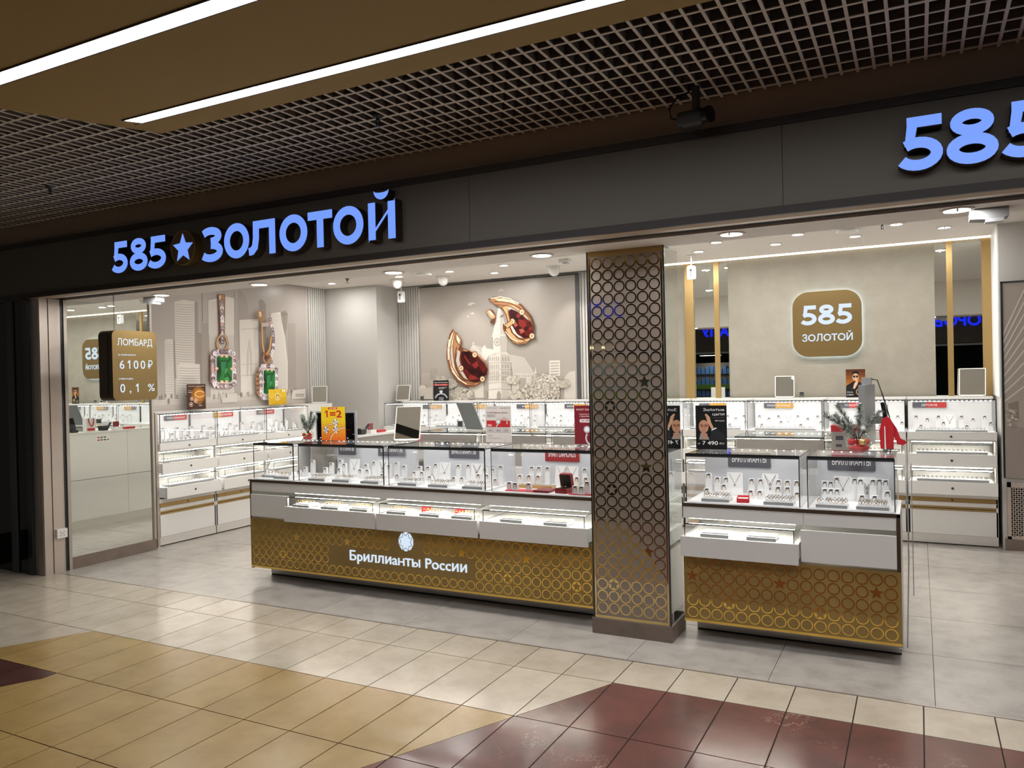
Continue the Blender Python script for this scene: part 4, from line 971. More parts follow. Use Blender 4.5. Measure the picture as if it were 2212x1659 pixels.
V = [
 vitrine(-5.062, -4.615, 'narrow see-through glass case at the left end of the long counter', None, 0, 'v0', None),
 vitrine(-4.557, -3.692, 'glass display case second from the left on the long counter, behind it the yellow poster', 'БРИЛЛИАНТЫ', -4.10, 'v1'),
 vitrine(-3.645, -2.790, 'glass display case in the middle of the long counter under the tilted mirror', 'БРИЛЛИАНТЫ', -3.39, 'v2'),
 vitrine(-2.738, -1.965, 'glass display case beside the pillar with red bases inside', 'SMART DIAMONDS', -2.53, 'v3', mt='plaque_mar'),
 vitrine(-1.324, -.640, 'glass display case right of the pillar under the black chain poster', 'БРИЛЛИАНТЫ', -1.16, 'v4'),
 vitrine(-.597, -.130, 'glass display case at the right end of the short counter under the fir branch vase', 'БРИЛЛИАНТЫ', -.53, 'v5')]
plaque(V[1], .03, .472, .172, .19, .10, 'ИЛЛИАНТЫ', 'plaque_dk', th=.042, tz=.036)
for x0, x1, l in ((-4.41, -3.71, 'rear staff-side display case with plain grey back, leftmost'), (-3.65, -2.985, 'rear staff-side display case with plain grey back, middle of the left island'), (-2.93, -2.25, 'rear staff-side display case with plain grey back, beside the pillar'), (-1.316, -.645, 'rear staff-side display case with plain grey back, right of the pillar')):
    t = thing('display_case', l, 'display case', (x0, 6.38, VZ0)); w = x1-x0
    bx('floor_plate', (0, 0, -.006), (w, .6, 0), 'white2', t)
    bx('back_panel', (0.01, 0, 0), (w-.01, .012, .285), 'grey', t)
    bx('glass_front', (0, .596, 0), (w, .6, .296), 'glass', t); bx('glass_top', (0, 0, .296), (w, .6, .302), 'glass2', t)
    bx('glass_side', (0, .004, 0), (.005, .59, .296), 'glass', t); bx('glass_side', (w-.005, .004, 0), (w, .59, .296), 'glass', t)
    MB().box((0, -.002, .294), (w, 0, .303)).box((-.001, -.002, 0), (.004, 0, .3)).box((w-.004, -.002, 0), (w+.001, 0, .3)).box((-.001, 0, .296), (0, .6, .303)).box((w, 0, .296), (w+.001, .6, .303)).build('glass_edge', M['blackedge'], t)
    led_row(.02, w-.02, .56, .29, t)
# ------------------------------------------------------------------ front counters
FY = 4.885
def counter(x0, x1, label, joints, right):
    t = thing('counter', label, 'counter', (x0, FY, 0)); w = x1-x0
    bx('body', (.018, .05, .1), (w-.018, .56, .52), 'white', t)
    bx('side_panel', (w-.018, .0, .1) if right else (0, .0, .1), (w-.002, .56, .852) if right else (.016, .56, .852), 'white', t)
    bx('inner_back', (.018, .40, .52), (w-.018, .56, .76), 'white2', t)
    bx('worktop', (.002, .004, .838), (w-.002, .56, .854), 'white2', t)
    b = MB().box((0, 0, .835), (w, .004, .857))
    if right: b.box((w-.02, -.002, .108), (w, 0.004, .835))
    else: b.box((0, -.002, .108), (.017, .004, .835))
    b.build('bronze_edge', M['bronze_dk'], t)
    pl_ = [0]+[j-x0 for j in joints]+[w]
    for i in range(len(pl_)-1):
        a, c = max(pl_[i], .018 if not right else 0), min(pl_[i+1], w-.021 if right else w)
        bx('upper_band', (a+.001, .002, .762), (c-.001, .03, .834), 'white', t)
    gp = bx('gold_panel', (0.001, -.003, .112), (w-.001, .04, .53), 'bronze', t)
    bx('gold_edge', (0.001, -.0042, .112), (w-.001, -.003, .128), 'gold', gp)
    for i in range(len(pl_)-1):
        bx('plinth_panel', (pl_[i]+.03 if i == 0 else pl_[i]+.001, .195, .012), (pl_[i+1]-.001 if i < len(pl_)-2 else w-.01, .21, .112), 'steel', t)
    bx('plinth_shadow_gap', (.03, .2, .0), (w-.01, .5, .012), 'darkgap', t)
    return t, gp
c1, gp1 = counter(-5.085, -1.96, 'long white and gold counter left of the pillar with ring pattern and diamond logo', [-4.63, -3.695, -2.795], False)
c2, gp2 = counter(-1.342, -.105, 'short white and gold counter right of the pillar with ring and star pattern', [-.62], True)
def drawer(t, x0, x1, pull):
    f = bx('drawer', (x0, -pull, .535), (x1, -pull+.018, .658), 'white', t)
    bx('drawer_box', (x0+.004, -pull+.018, .56), (x1-.004, .38, .652), 'white2', f)
    dgx0, dgx1 = x0+.025, x1-.025
    bx('glass_front', (dgx0, -pull+.012, .658), (dgx1, -pull+.015, .735), 'glass', f)
    bx('glass_side', (dgx0, -pull+.016, .658), (dgx0+.003, .34, .735), 'glass', f); bx('glass_side', (dgx1-.003, -pull+.016, .658), (dgx1, .34, .735), 'glass', f)
    bx('glass_top', (dgx0, -pull+.012, .735), (dgx1, .34, .739), 'glass', f)
    MB().box((dgx0, -pull+.010, .733), (dgx1, -pull+.012, .740)).box((dgx0-.001, -pull+.010, .658), (dgx0+.003, -pull+.012, .735)).box((dgx1-.003, -pull+.010, .658), (dgx1+.001, -pull+.012, .735)).box((dgx1, -pull+.012, .735), (dgx1+.0012, .1, .739)).build('glass_edge', M['blackedge'], f)
    bx('led_strip', (x0+.03, .036, .755), (x1-.03, .046, .76), 'leddraw', f)
    return f
def closed(t, x0, x1): return bx('closed_panel', (x0, -.012, .548), (x1, .01, .733), 'white', t)
O1 = -5.085
closed(c1, .02, -4.655-O1)
for a, e, p in ((-4.64, -3.715, .068), (-3.70, -2.81, .07), (-2.79, -1.965, .07)): drawer(c1, a-O1, e-O1, p)
O2 = -1.342
drawer(c2, .002, -.642-O2, .07); closed(c2, -.635-O2, -.126-O2)
# patterns, logo and lettering on the gold fronts
cells = []
for r_ in range(5):
    for c_ in range(41):
        x = .062+.0755*c_; z = .172+.0765*r_; X = x+O1
        if r_ in (1, 2) and -4.25 < X < -2.86: continue
        if r_ == 3 and -3.63 < X < -3.36: continue
        if r_ == 4 and -3.66 < X < -3.32: continue
        if r_ == 4 and X < -3.7 and c_ > 2 and random.random() < .0: continue
        if X > -2.0: continue
        k = 2 if (r_ == 1 and c_ % 7 == 4) else (1 if (r_ == 3 and c_ % 7 == 6) else 0)
        cells.append((x, z, k))
ringpattern(cells, -.003, 'gold', gp1, .0352, .0066)
cells = []
for r_ in range(5):
    for c_ in range(16):
        k = 2 if (r_, c_) in ((1, 3), (1, 10)) else (1 if (r_, c_) in ((3, 0), (3, 7), (3, 14)) else 0)
        cells.append((.055+.0752*c_, .172+.0765*r_, k))
ringpattern(cells, -.003, 'gold', gp2, .0352, .0066)
text('lettering', 'Бриллианты России', .075, 'signwhite', gp1, (-3.478-O1, -.003, .262), .006, 'C', .009, 1.075)
lg = MB().prism([(.068*math.cos(2*PI*k/10+PI/10), .074*math.sin(2*PI*k/10+PI/10)) for k in range(10)][::-1], -.006, 0).build('diamond_logo', M['signwhite'], gp1, (-3.474-O1, -.003, .447))
b = MB(); pts = [(.062*math.cos(2*PI*k/10+PI/10), .068*math.sin(2*PI*k/10+PI/10)) for k in range(10)]; inn = [(.042*math.cos(2*PI*k/8), .046*math.sin(2*PI*k/8)) for k in range(8)]
for k in range(8):
    o = (.066*math.cos(2*PI*(k+.5)/8), .072*math.sin(2*PI*(k+.5)/8))
    b.stroke([inn[k], o], .0035, -.0066, -.006); b.stroke([inn[(k+1) % 8], o], .0035, -.0066, -.006)
b.build('logo_line', M['bronze_dk'], lg)
# rear counters and cash desk of the left island
def rearcounter(x0, x1, label):
    t = thing('counter', label, 'counter', (x0, 6.38, 0)); w = x1-x0
    bx('body', (0, 0, .1), (w, .62, .84), 'white', t); bx('plinth_panel', (.02, .03, 0), (w-.02, .6, .1), 'steel', t); bx('worktop', (-.005, -.005, .84), (w+.005, .625, .856), 'white2', t)
rearcounter(-4.42, -2.2, 'rear counter of the left island under the grey-backed cases'); rearcounter(-1.33, -.63, 'rear counter of the right island under the grey-backed case')
t = thing('cash_desk', 'tall plain white cash desk at the island end, seen in the mirror', 'desk', (-5.08, 5.46, 0))
bx('lower_panel', (0, 0, .1), (.03, 1.05, .575), 'white', t); bx('upper_panel', (0, 0, .58), (.03, 1.05, 1.12), 'white', t)
bx('lower_panel', (0, 1.053, .1), (.03, 1.5, .575), 'white', t); bx('upper_panel', (0, 1.053, .58), (.03, 1.5, 1.12), 'white', t)
bx('plinth_panel', (.02, 0, 0), (.05, 1.5, .1), 'steel', t); bx('desk_top', (-.005, -.005, 1.12), (.19, 1.5, 1.14), 'white', t)
bx('inner_panel', (.16, 0, .1), (.18, 1.5, 1.12), 'grey', t)
b = MB()
for k in range(2):
    for j in range(3): b.box((-.002, .66+j*.05, 1.045+k*.03), (0, .70+j*.05, 1.065+k*.03))
pv = bx('payment_sticker', (-.0015, .63, 1.01), (0, .82, 1.10), 'paper', t)
for i in range(7): bx('payment_mark', (-.0022, .645+.042*(i % 4), 1.025+.032*(i//4)), (-.0015, .675+.042*(i % 4), 1.04+.032*(i//4)), ['red', 'dgrey', 'dgrey', 'mgrey'][i % 4], pv)
# desk along the inside of the island
t = thing('desk', 'low grey staff desk with socket plates inside the left island', 'desk', (-4.66, 5.46, 0))
bx('desk_top', (0, 0, .98), (.9, .88, 1.0), 'grey', t); bx('desk_panel', (0, .88, 0), (.9, .9, 1.09), 'grey', t); bx('side_panel', (0, .02, 0), (.02, .5, .98), 'grey', t)
for i, (x, z) in enumerate(((.62, 1.06), (.7, 1.06), (.7, 1.035))): bx('socket_plate', (x, .876, z), (x+.05, .88, z+.018), 'dgrey', t)

# contents of the front cases ------------------------------------------------
names = ['the see-through corner case', 'the case under the yellow poster', 'the middle case of the long counter', 'the case beside the pillar', 'the case under the black chain poster', 'the case at the right end']
def fill(i, x0, x1, seed, gold=False, trays=None):
    random.seed(seed); d = names[i]; z = VZ0; g_ = d
    w = x1-x0
    xs_ = [x0+.06+(w-.12)*k/10 for k in range(11)]
    for k, x in enumerate(xs_):
        if k in (3, 7):
            necklace((x, 5.27, z), d, 'necklace boards in '+g_, k); continue
        if k in (4,) : continue
        stand((x, 5.26+random.uniform(-.02, .03), z), random.choice(HS[2:]), d, 'earring stands in '+g_, gold)
        if k % 2 == 0 or random.random() < .4: stand((x+.012, 5.16, z), random.choice(HS[:2]), d, 'earring stands in '+g_, gold)
    if i in (1, 2): bangle((x0+.62*w*.4, 5.19, z), d, 'bangles in '+g_)
    for n_, tx in enumerate(trays): ringtray((tx, 4.945, z), d, 'ring trays in '+g_, (8, 3), False, which=(('left ', 'right ') if len(trays) == 2 else ('left ', 'middle ', 'right '))[n_])
fill(1, -4.557, -3.692, 3, False, (-4.40, -4.15, -3.86)); fill(2, -3.645, -2.79, 4, True, (-3.50, -3.22, -2.92))
fill(4, -1.324, -.64, 5, True, (-1.15, -.77)); fill(5, -.597, -.13, 6, False, (-.47, -.25))
d = names[0]
ringtray((-4.80, 4.96, VZ0), d, 'ring trays in '+d, (8, 2), which='right '); ringtray((-4.975, 5.0, VZ0), d, 'ring trays in '+d, (5, 2), which='left ')
for x, y, h in ((-4.70, 5.15, .085), (-4.66, 5.2, .14), (-4.76, 5.14, .055)): stand((x, y, VZ0), h, d, 'earring stands in '+d)
t_ = tag(MB().tube([(-5.04, 5.1, 1.01), (-4.98, 4.93, VZ0+.012)], .002, 5).build('support_rod', M['black']), 'thin black rod leaning inside the see-through corner case', 'rod')
# red based case beside the pillar
d = names[3]; random.seed(8)
for x, y, w_ in ((-2.52, 4.95, .26), (-2.06, 4.93, .17)):
    tag(MB().box((x-w_/2, y, VZ0), (x+w_/2, y+.1, VZ0+.006)).build('jewellery_pad', M['redbright']), 'flat red display base '+('left of' if x < -2.3 else 'right of')+' the open ring box', 'base')
tag(MB().box((-2.42, 4.94, VZ0+.001), (-2.30, 5.08, VZ0+.016)).build('ring_holder', M['maroon']), 'dark red slanted ring holder beside the open ring box', 'base')
for x, w_ in ((-2.62, .28), (-2.22, .2), (-2.03, .12)): tag(MB().box((x-.02, 5.12, VZ0), (x+w_-.02, 5.2, VZ0+.02)).build('display_step', M['gold_strip']), 'gold display step '+{-2.62: 'left behind', -2.22: 'right behind', -2.03: 'far right behind'}[x]+' the open ring box', 'base')
for x, y, h in ((-2.63, 4.99, .055), (-2.57, 4.965, .055), (-2.47, 4.98, .055), (-2.10, 4.95, .055), (-2.05, 4.94, .055), (-2.02, 4.97, .085)): stand((x, y, VZ0+.006), h, d, 'earring stands in '+d, True)
for x in (-2.60, -2.54, -2.47, -2.17, -2.10, -2.03): stand((x, 5.30, VZ0), .14, d, 'earring stands in '+d)
for x in (-2.66, -2.585, -2.51, -2.20, -2.13): stand((x, 5.22, VZ0+(.0)), .085, d, 'earring stands in '+d, True)
for x in (-2.36, -2.28): necklace((x, 5.3, VZ0), d, 'necklace boards in '+d, 0)
t = thing('ring_box', 'open maroon ring box with black lining in the case beside the pillar', 'box', (-2.215, 4.955, VZ0), -.15)
MB().prism(rrect(-.047, 0, .047, .034, .006, 3), 0, .085).build('box_base', M['maroon'], t); bx('lining', (-.04, .004, .034), (.04, .08, .036), 'black', t)
l_ = MB().prism(rrect(-.047, .0, .047, .098, .014, 4), 0, .03).build('lid', M['maroon'], t, (0, .075, .034), (.2, 0, 0)); MB().prism(rrect(-.04, .006, .04, .09, .01, 4), -.001, 0).build('lid_lining', M['black'], l_)
for x in (-.014, .014): link('earring', RMG, t, (x, .035, .03))
t = thing('gift_box', 'small open bright red box in the case under the black chain poster', 'box', (-.985, 4.97, VZ0), .12)
MB().box((-.036, 0, 0), (.036, .004, .026)).box((-.036, .086, 0), (.036, .09, .034)).box((-.036, 0, 0), (-.032, .09, .03)).box((.032, 0, 0), (.036, .09, .03)).box((-.036, 0, 0), (.036, .09, .004)).build('box_shell', M['redbright'], t)
bx('cushion', (-.031, .006, .004), (.031, .084, .022), 'paper', t)
# drawer contents
def drw(xs_, y, z, desc, chains=False, gold=True):
    for x in xs_:
        t = thing('ring_tray' if not chains else 'chain_tray', f'low tray in {desc}', 'tray', (x, y, z), 0, 'trays in '+desc)
        link('tray_base', TRAYB, t); link('tray_front', TRAYF, t); b = MB()
        if chains:
            for i in range(14): b.tube([(-.07+.01*i, .03, .0275), (-.066+.01*i, .06, .0285), (-.068+.01*i, .09, .0275), (-.07+.01*i, .12, .0275)], .0012, 4)
            stuff(b.build('chains', M['jewelgold'], t))
        else:
            for j in range(2):
                for i in range(6): b.tube([(-.066+.026*i+.0105*math.cos(a), .04+.045*j, .037+.0105*math.sin(a)) for a in [k*PI/4 for k in range(8)]], .0022, 4, closed=True)
            stuff(b.build('rings', M['jewelgold' if gold else 'jewel'], t))
drw((-4.49, -4.19, -3.90), 4.85, .655, 'the left open drawer of the long counter'); drw((-3.54, -3.24, -2.96), 4.85, .655, 'the middle open drawer of the long counter')
drw((-2.56, -2.22), 4.86, .655, 'the open drawer beside the pillar', True); drw((-1.14, -.86), 4.86, .655, 'the open drawer of the short counter', True)
for x, l in ((-3.40, 'left'), (-3.10, 'right')): tag(MB().box((x, 4.99, .658), (x+.07, 5.02, .705)).build('gift_tag', M['redbright']), f'bright red card standing in the middle drawer, {l} of two', 'card')

# ================================================================== WALL CABINETS
CAB = {}
def cabinet(w, root, label, sign, smt, smt2, desc, pulls=(.10, .18), rich=True, sx=.12, D=.62):
    t = root
    bx('carcass', (0, .30, .095), (w, D, 1.0), 'white', t); bx('carcass_top', (0, .0, .983), (w, D, 1.0), 'white', t)
    for x in (0, w-.016): bx('side_panel', (x, .0, .095), (x+.016, .31, .984), 'white', t)
    bx('plinth_panel', (.002, .0, .012), (w-.002, .3, .095), 'steel', t)
    bx('bottom_door', (.003, 0, .097), (w-.003, .018, .325), 'white', t)
    b = MB().box((.003, .002, .327), (w-.003, .018, .342)).box((.003, .002, .348), (w-.003, .018, .364)); b.build('handle_strip', M['gold_strip'], t)
    bx('handle_groove', (.003, .01, .342), (w-.003, .018, .348), 'darkgap', t)
    bx('middle_band', (.003, 0, .366), (w-.003, .018, .404), 'white', t); gs = bx('gold_band', (.003, 0, .406), (w-.003, .018, .447), 'gold_strip', t)
    bx('lower_band', (.003, -.004, .449), (w-.003, .018, .492), 'white', t)
    MB().ring(w/2, .427, .009, .0005, -.004, 0, 14).build('lock', M['bronze_dk'], gs)
    for (z0, z1, zg, p) in ((.50, .62, .715, pulls[1]), (.75, .868, .957, pulls[0])):
        f = bx('drawer', (.012, -p, z0), (w-.012, -p+.016, z1), 'white', t)
        bx('drawer_box', (.02, -p+.016, z0+.01), (w-.02, .28, z1-.006), 'white2', f)
        MB().ring(w/2, z0+.06, .012, .0005, -p-.003, -p, 16).build('lock', M['dgrey'], f)
        bx('glass_front', (.04, -p+.02, z1), (w-.04, -p+.023, zg), 'glass', f); bx('glass_top', (.04, -p+.02, zg), (w-.04, .28, zg+.003), 'glass', f)
        bx('glass_side', (.04, -p+.024, z1), (.043, .28, zg), 'glass', f); bx('glass_side', (w-.043, -p+.024, z1), (w-.04, .28, zg), 'glass', f)
        MB().box((.04, -p+.018, zg-.002), (w-.04, -p+.02, zg+.004)).box((.039, -p+.018, z1), (.0425, -p+.02, zg)).box((w-.0425, -p+.018, z1), (w-.039, -p+.02, zg)).build('glass_edge', M['blackedge'], f)
        bx('led_strip', (.04, .03, zg+.014), (w-.04, .04, zg+.019), 'leddraw', f)
        bx('inner_back', (.017, .284, z0), (w-.017, .299, zg+.02), 'white2', t)
        tr = thing('display_tray', f'long white tray, {"lower" if z0 < .6 else "upper"} drawer of {desc}', 'tray', (0, 0, 0)); tr.parent = None
        b = MB()
        for i in range(16):
            for j in range(2): b.tube([(.1+(w-.2)*i/15+.009*math.cos(a), -p+.07+.05*j, z1+.03+.009*math.sin(a)) for a in [k*PI/3 for k in range(6)]], .002, 3, closed=True)
        bb = bx('tray_base', (.08, -p+.04, z1+.001), (w-.08, -p+.17, z1+.02), 'white2', tr); bx('tray_front', (.08, -p+.038, z1+.001), (w-.08, -p+.04, z1+.02), 'trayfront', tr); stuff(b.build('rings', M['jewel'], tr))
        tr.location = root.location; tr.rotation_euler = root.rotation_euler
    ub = bx('upper_band', (.003, -.042, 1.0), (w-.003, .018, 1.066), 'white', t)
    MB().ring(w/2, 1.03, .011, .0005, -.045, -.042, 14).build('lock', M['dgrey'], ub)
    bx('case_floor', (0, -.042, 1.067), (w, D, 1.072), 'white2', t)
    glassbox(t, .008, w-.008, -.036, .40, 1.072, 1.372, 'white2', et=.005)
    bx('top_ledge', (0, .38, 1.372), (w, D, 1.392), 'white', t)
    led_row(.03, w-.03, -.016, 1.366, t, n=18, s=.0042)
    if sign is not None: plaque(t, sx, .386, 1.285, .30, .055, sign, smt, smt2)
    if rich:
        def loc(x, y, z): return tuple(root.matrix_basis @ Vector((x, y, z)))
        root.location = root.location
        mtx = Matrix.Translation(root.location) @ Matrix.Rotation(root.rotation_euler.z, 4, 'Z')
        rz = root.rotation_euler.z
        for k in range(7):
            x = .08+(w-.16)*k/6
            p_ = mtx @ Vector((x, .27, 1.073))
            if k == 3: necklace(tuple(p_), desc, 'necklace boards in '+desc, 0, rz)
            else: stand(tuple(p_), HS[2 if k % 2 else 3], desc, 'earring stands in '+desc, random.random() < .3, rz)
            if k in (0, 2, 4, 6):
                p_ = mtx @ Vector((x+.04, .17, 1.073)); stand(tuple(p_), HS[1 if k % 4 else 0], desc, 'earring stands in '+desc, random.random() < .4, rz)
        p_ = mtx @ Vector((w*.5, .0, 1.073))
        tr = thing('ring_tray', f'wide ring tray in {desc}', 'tray', tuple(p_), rz)
        bx('tray_base', (-w*.4, 0, 0), (w*.4, .1, .016), 'white2', tr); bx('tray_front', (-w*.4, -.002, 0), (w*.4, 0, .016), 'trayfront', tr); b = MB()
        for i in range(20): b.tube([(-w*.37+w*.74*i/19+.009*math.cos(a), .03+.03*(i % 2), .026+.009*math.sin(a)) for a in [k*PI/3 for k in range(6)]], .002, 3, closed=True)
        stuff(b.build('rings', M['jewel'], tr))
back = [(-.112, .745, 'wall cabinet at the right end of the back row with a small red sign', 'ДЕТСКОЕ', 'plaque_dk', 'plaque_red', 'the rightmost back cabinet', .05),
        (-.862, .745, 'second wall cabinet from the right in the back row, behind the edge-on monitor', 'МУЖСКОЕ', 'plaque_dk', 'plaque_red', 'the second back cabinet from the right', .09),
        (-1.617, .75, 'third wall cabinet from the right in the back row, grey and orange sign', 'ЗОЛОТО БЕЗ КАМНЕЙ', 'plaque_dk', 'plaque_or', 'the third back cabinet from the right', .11),
        (-2.30, .678, 'wall cabinet of the back row just right of the pillar, behind the black poster', '', 'plaque_dk', 'plaque_or', 'the back cabinet just right of the pillar', .08),
        (-4.145, .715, 'wall cabinet of the back row left of the pillar, behind the dark red poster', 'ЗОЛОТО, ФИАНИТЫ', 'plaque_dk', 'plaque_or', 'the back cabinet left of the pillar', .26),
        (-4.87, .72, 'wall cabinet of the back row behind the grey leaflet stand', 'ФИАНИТЫ', 'plaque_dk', 'plaque_or', 'the back cabinet behind the grey leaflet stand', .32),
        (-5.60, .725, 'wall cabinet of the back row behind the tilted grey mirror', 'ЗОЛОТО', 'plaque_dk', 'plaque_or', 'the back cabinet behind the tilted grey mirror', .32),
        (-6.32, .715, 'wall cabinet at the left end of the back row by the corner column', 'ФИАНИТЫ', 'plaque_dk', 'plaque_or', 'the back cabinet by the corner column', .34)]
for i, (x, w, l, s, m1, m2, d, sx) in enumerate(back):
    t = thing('display_cabinet', l, 'cabinet', (x, 8.48, 0)); cabinet(w, t, l, s, m1, m2, d, sx=sx)
t = thing('display_cabinet', 'wall cabinet of the back row hidden behind the pillar', 'cabinet', (-3.42, 8.48, 0)); cabinet(1.1, t, '', None, None, None, 'the cabinet hidden behind the pillar', rich=False)
left = [(5.495, .738, 'first wall cabinet of the left row, beside the big mirror', 'ПОЛУДРАГОЦЕННЫЕ КАМНИ', 'plaque_dk', 'plaque_red', 'the left row cabinet nearest the mirror', .40),
        (6.243, .738, 'second wall cabinet of the left row with an orange sign', 'СОЛНЦЕ ВНУТРИ', 'plaque_or', 'plaque_red', 'the middle cabinet of the left row', .33),
        (6.993, .738, 'third wall cabinet of the left row behind the first fir branch vase', 'ПОЛУДРАГОЦЕННЫЕ КАМНИ', 'plaque_dk', 'plaque_red', 'the far cabinet of the left row', .26)]
for (y, w, l, s, m1, m2, d, sx) in left:
    t = thing('display_cabinet', l, 'cabinet', (-7.02, y, 0), PI/2); cabinet(w, t, l, s, m1, m2, d, (.06, .12), sx=sx, D=.412)
bx('end_panel', (-7.46, 5.462, 0), (-7.0, 5.49, 1.395), 'alu'); tag(bpy.data.objects['end_panel'], 'thin metal end panel of the left cabinet row beside the mirror', 'panel')
t = tag(bx('corner_unit', (-7.41, 7.74, 0), (-7.05, 8.27, 1.392), 'white'), 'plain white corner unit at the far end of the left cabinet row', 'cabinet')

# ================================================================== LOOSE ITEMS
def poster(name, label, px0, px1, pyt, pyb, plane, draw, cardm='black', lean=.12, off=0.0):
    """upright card whose foot stands at depth plane; size taken from its outline at that depth"""
    a, c = atY((px0+px1)/2-(px1-px0)/2, pyb, plane), atY(px1, pyb, plane); tp = atY(px0, pyt, plane)
    w, h = c.x-a.x, tp.z-a.z
    t = thing(name, label, 'poster', ((a.x+c.x)/2, plane, a.z))
    bx('card', (-w/2, 0, .0), (w/2, .004, h), cardm, t).rotation_euler = (-lean*.0, 0, 0)
    p = Print(); draw(p, w, h); p.build('print', t, (-w/2, -.0003, 0))
    MB().prism([(-w*.3, -.0), (-w*.26, 0), (-w*.26, .02), (-w*.3, .02)], -.02, .03).prism([(w*.26, -.0), (w*.3, 0), (w*.3, .02), (w*.26, .02)], -.02, .03).build('holder', M['acrylic'], t)
    return t
def d_yellow(p, w, h):
    n = 10
    for i in range(n):
        k = i/(n-1); c = (int(226-4*k), int(110+80*min(1, k*1.7)), int(30+6*k)); p.rect(0, h*i/n, w, h*(i+1)/n, c, keep=i > 0)
    p.rect(w*.30, h*.93, w*.68, h*.985, (196, 34, 44)); p.text('НА ВСЕ', w*.5, h*.943, h*.03, (240, 230, 210), 'C', .01, w*.28)
    p.poly(one(w*.15, h*.69, h*.2, w*.13), (186, 24, 36)); p.text('=2', w*.36, h*.69, h*.2, (186, 24, 36), 'L', .03, w*.5)
    def gem(x, y, r):
        for k in range(8):
            a = k*PI/4; p.poly([(x, y), (x+r*math.cos(a), y+r*math.sin(a)), (x+r*.75*math.cos(a+.6), y+r*.75*math.sin(a+.6))], [(226, 228, 240), (150, 156, 178), (250, 250, 252), (110, 116, 140)][k % 4], keep=k > 0)
    gem(w*.6, h*.54, w*.13); p.line([(w*.2, h*.43), (w*.3, h*.47), (w*.4, h*.46), (w*.5, h*.52)], w*.05, (150, 90, 50)); p.line([(w*.2, h*.43), (w*.3, h*.475), (w*.4, h*.465), (w*.5, h*.52)], w*.025, (240, 206, 160))
    gem(w*.2, h*.31, w*.13); gem(w*.6, h*.33, w*.14)
    p.line([(w*.36, 0), (w*.40, h*.12), (w*.55, h*.25), (w*.75, h*.35), (w*.98, h*.40)], w*.06, (160, 92, 50)); p.line([(w*.37, 0), (w*.41, h*.12), (w*.56, h*.25), (w*.76, h*.35), (w*.98, h*.395)], w*.03, (250, 220, 180))
